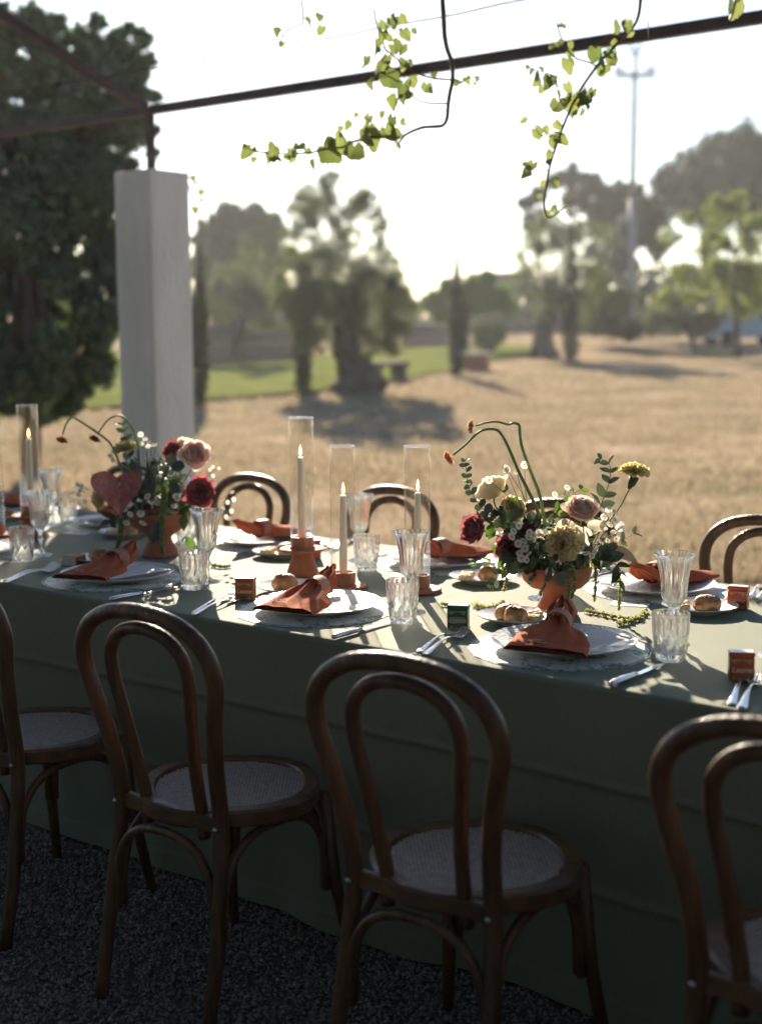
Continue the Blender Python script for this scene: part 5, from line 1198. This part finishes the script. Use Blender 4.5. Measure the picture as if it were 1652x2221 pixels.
for pts, rd, per, lump in (([(960, 1190, -.10), (985, 1330, -.11), (965, 1480, -.11), (905, 1640, -.10)], 0.0095, 800, 0.5), ([(880, 1180, -.09), (820, 1300, -.11), (760, 1420, -.11)], 0.010, 500, 0.55), ([(1010, 1200, -.09), (1030, 1330, -.1), (1000, 1450, -.1)], 0.010, 600, 0.6),
                           ([(1190, 1200, -.05), (1190, 1330, -.06), (1180, 1470, -.06)], 0.010, 460, 0.5), ([(1380, 1300, -.06), (1375, 1420, -.06), (1370, 1540, -.06)], 0.011, 480, 0.45), ([(470, 1230, -.08), (500, 1310, -.08), (480, 1390, -.08)], 0.011, 480, 0.5)):
    A.strand(pts, rd, 'amaranth_strand', 'amaranth', per, lump)
def loose(pts, rd, label, mt='amaranth', lump=0.7, per=600):
    P = [atz(*q, TZ + 0.006) for q in pts]; o0 = P[0].copy()
    me, sp = chain_mesh('amaranth_sprig', [p - o0 for p in P], mt, rd, per, 0.006, 0.005, lump)
    me2 = MB().tube(sp[::3], 0.0009, 5).mesh('sprig_stalk', 'stem_green')
    V = np.empty(len(me.vertices) * 3, dtype=np.float32); me.vertices.foreach_get('co', V); V[2::3] = np.maximum(V[2::3], -0.0055); me.vertices.foreach_set('co', V)
    o = obj('amaranth_sprig', None); o.location = o0; tag(o, label, 'flower sprig', 'loose amaranth sprigs'); obj('blossom', me, o); obj('stalk', me2, o)
loose([(1270, 1325), (1310, 1332), (1350, 1340), (1395, 1342)], 0.010, 'pale green flower sprig lying right of the pedestal bowl')
loose([(1340, 1352), (1365, 1347), (1390, 1336), (1402, 1322)], 0.011, 'pale green flower sprig lying left of the right tumbler')
loose([(1030, 1312), (1055, 1318), (1080, 1312), (1092, 1305)], 0.012, 'pale green flower sprig lying behind the green tin')
loose([(958, 1309), (966, 1311), (972, 1310)], 0.006, 'tiny green sprig left of the green tin')
loose([(460, 1226), (480, 1229), (500, 1227)], 0.009, 'tiny green sprig right of the left tumbler', 'foxtail')

# ------------------------------------------------------------------ left arrangement (anthurium)
VL = (-3.32, 3.037)
spawn(vase_proto(1.12, 0.145), (*VL, TZ), 0.0, 'terracotta pedestal bowl holding the anthurium flowers', 'terracotta pedestal bowls')
al = thing('flower_arrangement', 'flower arrangement with a red anthurium and crimson rose', 'flowers', (*VL, TZ + 0.145), 0, 'table flower arrangements')
A = Arr(al, 4.48, lambda x, y: (33 + 0.32 * x, 859 + 0.32 * y))
def heart():
    m = MB(); K = 48; J = 9; vs = [(0, 0.34, -0.02)]
    for j in range(1, J + 1):
        for i in range(K):
            t = 2 * math.pi * i / K; hx = 16 * math.sin(t) ** 3; hy = -(13 * math.cos(t) - 5 * math.cos(2 * t) - 2 * math.cos(3 * t) - math.cos(4 * t))
            X, Y = hx / 30.0, hy / 30.0 + 0.42; q = j / J
            x, y = X * q, 0.34 + (Y - 0.34) * q
            vs.append((x, y, 0.30 * q ** 2 * abs(x) * 2 - 0.22 * (y - 0.3) ** 2 + 0.10 * x + 0.012 * math.sin(11 * math.atan2(x, y - 0.3) ) * q + 0.03 * q * q))
    fs = [(0, 1 + i, 1 + (i + 1) % K) for i in range(K)]
    for j in range(J - 1):
        for i in range(K): fs.append((1 + j * K + i, 1 + (j + 1) * K + i, 1 + (j + 1) * K + (i + 1) % K, 1 + j * K + (i + 1) % K))
    m.add(vs, fs); return m.mesh('anthurium_spathe', 'anthurium')
an = obj('anthurium', heart(), al, leafM(A.p(705, 515, -.11), RIGHT * 0.06 - UP * 1.0 - FWD * 0.25, -FWD + UP * 0.35, 0.150))
obj('spadix', MB().tube([(0, 0.26, 0.0), (0.0, 0.30, 0.08), (0.01, 0.36, 0.19)], [0.035, 0.034, 0.018], 10).mesh('spadix', 'yellow_carn'), an)
A.flower('blush_rose', 1215, 400, -.04, (0.45, 0.25, 0.85), 'rose', 1.25, [(1180, 520, -.02), (1050, 700, 0)])
A.flower('cream_rose', 1150, 360, 0.02, (-0.1, 0.7, 0.3), 'rose', 1.25, [(1120, 520, .01), (1040, 700, 0)])
A.flower('dusky_rose', 1075, 375, .0, (-0.75, 0.35, 0.5), 'rose', 1.1, [(1090, 520, .0), (1030, 700, 0)])
A.flower('crimson_rose', 1255, 660, -.08, (0.15, 0.25, 0.95), 'rose', 1.4, [(1180, 730, -.03), (1050, 820, 0)])
A.flower('yellow_carnation', 745, 360, .02, (-0.2, 0.9, 0.3), 'carnation', 1.15, [(760, 460, .02), (840, 640, 0)])
A.flower('apricot_carnation', 590, 690, -.02, (-0.7, 0.1, 0.4), 'carnation', 0.95, [(700, 730, 0), (860, 800, 0)])
for pts, head, hd in (([(820, 700, 0), (720, 490, .0), (650, 330, 0), (560, 250, 0), (420, 158, 0), (385, 142, 0), (345, 190, 0), (320, 262, 0)], (316, 292, 0), (-0.15, -0.9, 0.5)),
                      ([(860, 700, .02), (840, 440, .03), (830, 330, .03), (800, 230, .03), (745, 152, .03), (690, 132, .03), (630, 160, .03), (565, 245, .03)], (540, 285, .03), (-0.3, -0.8, 0.4))):
    st = obj('curved_stem', MB().tube(spline([A.p(*q) for q in pts], 50), list(np.linspace(0.0046, 0.0027, 51)), 8).mesh('curved_stem', 'stem_green'), al)
    d = RIGHT * hd[0] + UP * hd[1] - FWD * hd[2]
    obj('rust_flower', FLW['rust_bloom'], st, Matrix.Translation(A.p(*head)) @ look(d))
for x, y in ((850, 260), (880, 290), (905, 310), (930, 330), (860, 320), (900, 340), (815, 350), (950, 330), (890, 440), (920, 440), (870, 460), (940, 450), (905, 470), (880, 510), (810, 415), (645, 405), (660, 430), (530, 540), (920, 500), (940, 480)): A.daisy(x, y, random.uniform(-.02, .04), 0.0088, None, (890, 700, 0))
for x, y in ((770, 725), (740, 770), (780, 800), (850, 795), (755, 860), (970, 700), (965, 725), (1090, 680), (1080, 745), (895, 680), (865, 860), (1100, 690)): A.daisy(x, y, -.12, 0.0125, None, (880, 760, -.03))
for x, y in ((440, 640), (420, 600), (470, 715), (450, 610), (430, 670)): A.daisy(x, y, -.02, 0.009, None, (720, 760, 0))
for x, y in ((1440, 720), (1470, 650), (1430, 820), (1465, 780), (1480, 700), (1410, 760), (1450, 830)): A.daisy(x, y, -.03, 0.0075, None, (1250, 790, -.02))
for x, y in ((1340, 480), (1365, 470), (1320, 500), (1300, 560), (1340, 540), (1380, 490)): A.daisy(x, y, .0, 0.0055, None, (1180, 640, 0))
A.sprig([(800, 520, .04), (770, 380, .05), (745, 280, .05), (725, 190, .05)], 'euc_long', 6, 0.042, 0.9, 'stem_dark')
A.sprig([(1000, 700, -.05), (1000, 600, -.08), (1010, 520, -.09), (1060, 470, -.09)], 'euc', 3, 0.062, 0.8, 'stem_dark', 'leafy_twig')
A.sprig([(720, 760, -.05), (660, 800, -.09), (640, 850, -.09)], 'dark', 3, 0.045, 0.8, 'stem_dark', 'leafy_twig')
A.sprig([(1140, 780, -.05), (1180, 860, -.08), (1160, 960, -.08)], 'fresh', 2, 0.055, 0.4, 'stem_green', 'leafy_twig')
filler(A, 930, 720, 0.115, 130, ['dark', 'dark', 'euc', 'euc_long', 'dark'], 0.0)
filler(A, 960, 560, 0.085, 60, ['dark', 'euc', 'euc_long', 'dark'], 0.0)
A.leaf('dark', 985, 850, -.12, 0.075, (-0.35, -1, 0.3), -FWD)
for pts, rd in (([(1010, 610, -.12), (1005, 760, -.13), (990, 900, -.13), (1000, 1070, -.12)], 0.014), ([(720, 830, -.11), (715, 940, -.12), (690, 1030, -.12)], 0.012)): A.strand(pts, rd, 'foxtail_strand', 'foxtail', 900, 0, 0.008)
loose([(258, 1188), (238, 1200), (205, 1207), (172, 1208)], 0.008, 'green foxtail tip trailing on the cloth left of the anthurium bowl', 'foxtail', 0.0, 500)

# ================================================================== VINES
def vine(label, root, D, conv, stems, leaves, tdepth=0.12):
    r0 = at(*conv(*root), D)
    t = thing('grape_vine', label, 'vine', r0, 0, 'hanging grape vines')
    rn = random.Random(len(leaves)); SP = []; stalk = MB()
    for k, (pts, ra, rb, mt) in enumerate(stems):
        P = [at(*conv(x, y), D + 0.02 * math.sin(i * 1.7 + k)) - r0 for i, (x, y) in enumerate(pts)]
        n = 14 * len(P); SP += spline(P, n)
        ra, rb = (ra * 1.0, rb * 1.0) if ra > 0.005 else (ra * 1.9, rb * 2.2)
        obj('stem', MB().tube(spline(P, n), [a * (1 + 0.1 * noise.noise(Vector((i * 0.35, k, 0)))) for i, a in enumerate(np.linspace(ra, rb, n + 1))], 7).mesh('vine_stem', mt), t)
    extra = [(x + rn.uniform(-70, 70), y + rn.uniform(-60, 60), s * rn.uniform(0.4, 0.75)) for (x, y, s) in leaves if s > 60 and rn.random() < 0.6] if len(leaves) > 10 else []
    for (x, y, s) in leaves + extra:
        L = s * 0.328 * D / F_PX * 1.12
        dn = Vector((rn.gauss(0, 0.6), 0, -1)); d = RIGHT * dn.x + UP * dn.z - FWD * rn.uniform(-0.9, 0.9)
        b = at(*conv(x, y - s * 0.42), D + rn.uniform(-0.05, 0.05)) - r0
        near = min(SP, key=lambda c: (c - b).length_squared)
        stalk.tube([near, near.lerp(b, 0.5) - UP * 0.006, b, b + d.normalized() * L * 0.3], [0.0014, 0.0011, 0.0009, 0.0005], 4)
        o = obj('leaf', GRAPE[rn.randint(0, 7)], t, leafM(b, d, -FWD * rn.choice((-1, 1)) + RIGHT * rn.gauss(0, 0.7) + UP * rn.gauss(0.2, 0.4), L))
    obj('leaf_stalk', stalk.mesh('leaf_stalk', 'stem_brown'), t)
    return t
c1 = lambda x, y: (515.4 + 0.328 * x, 39.6 + 0.328 * y)
vine('thick bare vine stem with a row of leaves hanging over the middle', (1366, -420), 4.7, c1,
     [([(1366, -420), (1352, -200), (1362, 0), (1368, 110), (1385, 200), (1415, 290), (1420, 400), (1400, 500), (1390, 580), (1382, 660), (1355, 705), (1290, 714), (1220, 720), (1140, 750), (1085, 785)], 0.0092, 0.0050, 'stem_brown'),
      ([(1100, 775), (1060, 830), (1035, 858)], 0.0024, 0.001, 'stem_brown'),
      ([(1110, 770), (1000, 780), (880, 785), (760, 815), (640, 845), (550, 870), (470, 888), (330, 893), (200, 890), (100, 870), (45, 835)], 0.0026, 0.001, 'stem_brown'),
      ([(1415, 405), (1330, 398), (1250, 385), (1150, 345), (1100, 310), (1040, 255), (970, 190), (960, 100), (920, 45), (900, -60)], 0.0018, 0.0012, 'stem_brown'),
      ([(1388, 562), (1290, 562), (1215, 547), (1160, 510), (1110, 440)], 0.0016, 0.0009, 'stem_brown'),
      ([(1430, 395), (1470, 420), (1530, 390), (1580, 385)], 0.0010, 0.0007, 'stem_brown'),
      ([(970, 190), (920, 225), (880, 250)], 0.0009, 0.0006, 'stem_brown'), ([(975, 50), (1050, 75), (1090, 60)], 0.0009, 0.0006, 'stem_brown'),
      ([(900, 700), (850, 660), (790, 635)], 0.0010, 0.0006, 'stem_brown'), ([(960, 760), (950, 680), (955, 620)], 0.0010, 0.0006, 'stem_brown'),
      ([(1380, 600), (1320, 605), (1300, 660), (1260, 635), (1240, 670), (1200, 650), (1150, 640)], 0.0007, 0.0004, 'stem_red'),
      ([(1000, 375), (1050, 390), (1085, 345), (1110, 380)], 0.0014, 0.0007, 'stem_red')],
     [(105, 885, 95), (180, 905, 85), (250, 870, 115), (345, 885, 85), (405, 860, 115), (550, 890, 180), (625, 815, 135), (770, 865, 155), (840, 770, 150), (900, 745, 110), (960, 745, 110), (1035, 750, 75), (745, 695, 62), (795, 635, 32), (880, 655, 62), (955, 625, 52), (1030, 665, 84), (985, 775, 70), (1055, 830, 50), (45, 835, 30),
      (958, 105, 85), (900, 170, 92), (1010, 190, 95), (1095, 185, 72), (1090, 90, 95), (855, 265, 62), (1000, 310, 115), (950, 400, 135), (1105, 450, 135), (1065, 540, 92), (1150, 500, 52), (1100, 290, 82), (1140, 280, 44), (1250, 445, 74), (1280, 485, 54), (1300, 365, 48), (1155, 400, 74), (1470, 430, 54), (1505, 405, 54), (1585, 390, 40), (1575, 430, 26), (930, 40, 70), (1000, 10, 80), (1060, 0, 70)])
vine('small vine sprig dangling at the top left of the thick stem', (420, -160), 4.7, c1,
     [([(420, -160), (430, 20), (380, 55), (320, 85), (290, 140), (272, 205)], 0.0014, 0.0008, 'stem_brown'), ([(560, -120), (565, 40)], 0.0010, 0.0006, 'stem_brown')], [(295, 90, 66), (565, 70, 70), (282, 165, 42), (440, 10, 60), (540, -10, 70)])
c2 = lambda x, y: (1057.3 + 0.328 * x, 66 + 0.328 * y)
vine('slender leafy vine trailing down before the right trees', (1020, -420), 4.6, c2,
     [([(1020, -420), (1000, -120), (930, 10), (800, 140), (720, 235), (600, 410), (535, 545), (480, 680), (440, 800), (405, 920), (385, 1050), (375, 1150), (400, 1235), (480, 1190), (575, 1095)], 0.0032, 0.0012, 'stem_brown'),
      ([(720, 235), (660, 205), (590, 185), (530, 130), (480, 30), (455, -60)], 0.0014, 0.0010, 'stem_brown'), ([(535, 545), (480, 460), (455, 370), (440, 300), (330, 262), (260, 235)], 0.0011, 0.0006, 'stem_brown'),
      ([(470, 690), (400, 700), (340, 680), (300, 600), (292, 545)], 0.0010, 0.0006, 'stem_brown'), ([(405, 920), (350, 920), (300, 925), (255, 880)], 0.0010, 0.0006, 'stem_brown'),
      ([(440, 1080), (450, 1140), (420, 1180)], 0.0009, 0.0005, 'stem_red'), ([(520, 1200), (480, 1210), (440, 1150)], 0.0009, 0.0005, 'stem_red'), ([(800, 20), (850, 30), (900, 40)], 0.0016, 0.001, 'stem_red'), ([(1060, -60), (1062, 0), (1065, 65)], 0.0012, 0.001, 'stem_red'), ([(500, 850), (500, 890)], 0.001, 0.0006, 'stem_brown')],
     [(715, 140, 105), (745, 200, 105), (805, 190, 100), (785, 240, 84), (850, 75, 64), (960, 15, 50), (455, 95, 64), (540, 85, 54), (520, 210, 105), (345, 330, 94), (415, 345, 104), (445, 305, 44), (515, 365, 74), (480, 405, 44), (465, 485, 115), (560, 450, 125), (625, 480, 115), (670, 430, 104), (590, 540, 64), (290, 265, 44), (260, 235, 30), (355, 250, 44), (265, 595, 56), (310, 670, 96), (375, 645, 54), (440, 620, 66), (420, 720, 115), (425, 815, 66), (310, 890, 76), (260, 930, 66), (430, 1005, 66), (360, 1100, 46), (450, 1170, 54), (505, 1155, 44), (400, 1200, 44), (860, -30, 90), (930, -50, 80), (500, -30, 60)])
c3 = lambda x, y: (x, y)
vine('short leafy vine tip peeking out right of the pillar top', (402, 372), 8.3, c3, [([(402, 372), (420, 395), (432, 410), (440, 440)], 0.003, 0.0015, 'stem_brown'), ([(410, 400), (418, 440), (416, 480)], 0.003, 0.0015, 'stem_brown')],
     [(428, 398, 45), (440, 432, 60), (420, 470, 60), (418, 408, 45), (436, 445, 40)])
vine('vine leaf tuft at the end of the beam in the upper right corner', (1640, -60), 4.6, c3, [([(1640, -60), (1600, -10), (1588, 30)], 0.003, 0.0015, 'stem_brown')], [(1590, 45, 130), (1610, 5, 110), (1560, -10, 90)])
# vine roof added out of frame to keep sky light off the near chairs
def shade_canopy():
    n = 15000; x = rng.uniform(-9, 3.5, n); y = rng.uniform(-4.0, 4.4, n)
    d = -math.sin(YAW) * x + math.cos(YAW) * y
    z = 2.80 + 0.357 * np.clip(5.39 - y, 0, 5.0) + rng.uniform(0, 0.25, n)
    k = z > CAM_H + 0.262 * d + 0.12; x, y, z = x[k], y[k], z[k]; n = len(x)
    V, Fc = leaf_cloud(np.stack([x, y, z], 1), 0.17, 0.15, 0.6)
    t = thing('grape_vine', 'unseen leafy vine roof added above the near chairs to block sky light', 'vine', (-3, 0, 2.8), 0, 'hanging grape vines')
    V = V - np.array([-3, 0, 2.8]); obj('foliage', np_mesh('shade_canopy_foliage', V, Fc, 'cypress_leaf'), t)
shade_canopy()
# leafy screen added out of view, keeps sky light off the foreground
def sky_screen():
    n = 26000; C = np.stack([rng.uniform(-11, 7, n), rng.uniform(-4.1, -3.1, n), rng.uniform(0, 4.4, n)], 1)
    n = 14000; C = np.concatenate([C, np.stack([rng.uniform(4.6, 5.6, n), rng.uniform(-4, 8, n), rng.uniform(0, 4.0, n)], 1)])
    V, Fc = leaf_cloud(C, 0.17, 0.14)
    t = thing('sky_screen', 'unseen dark leaf screen added behind and beside the viewer to block sky light', 'sky_screen', (-1, -3.6, 0))
    obj('foliage', np_mesh('sky_screen_foliage', V - np.array([-1, -3.6, 0]), Fc, 'oak_leaf'), t)
sky_screen()
# ------------------------------------------------------------------ warm evening haze
def haze():
    m = bpy.data.materials.new('haze_air'); m.use_nodes = True; nt = m.node_tree; nt.nodes.remove(nt.nodes['Principled BSDF'])
    v = nt.nodes.new('ShaderNodeVolumePrincipled'); v.inputs['Color'].default_value = (0.86, 0.90, 0.97, 1); v.inputs['Density'].default_value = 0.0004; v.inputs['Anisotropy'].default_value = 0.6
    nt.links.new(v.outputs[0], nt.nodes['Material Output'].inputs['Volume']); MATS['haze_air'] = m
    o = obj('haze', MB().box((0, 0, 0), (420, 420, 30)).mesh('haze', 'haze_air', False)); o.location = (-60, 70, 12.5)
    tag(o, 'thin warm evening haze over the field', 'haze', None, 'stuff')
haze()
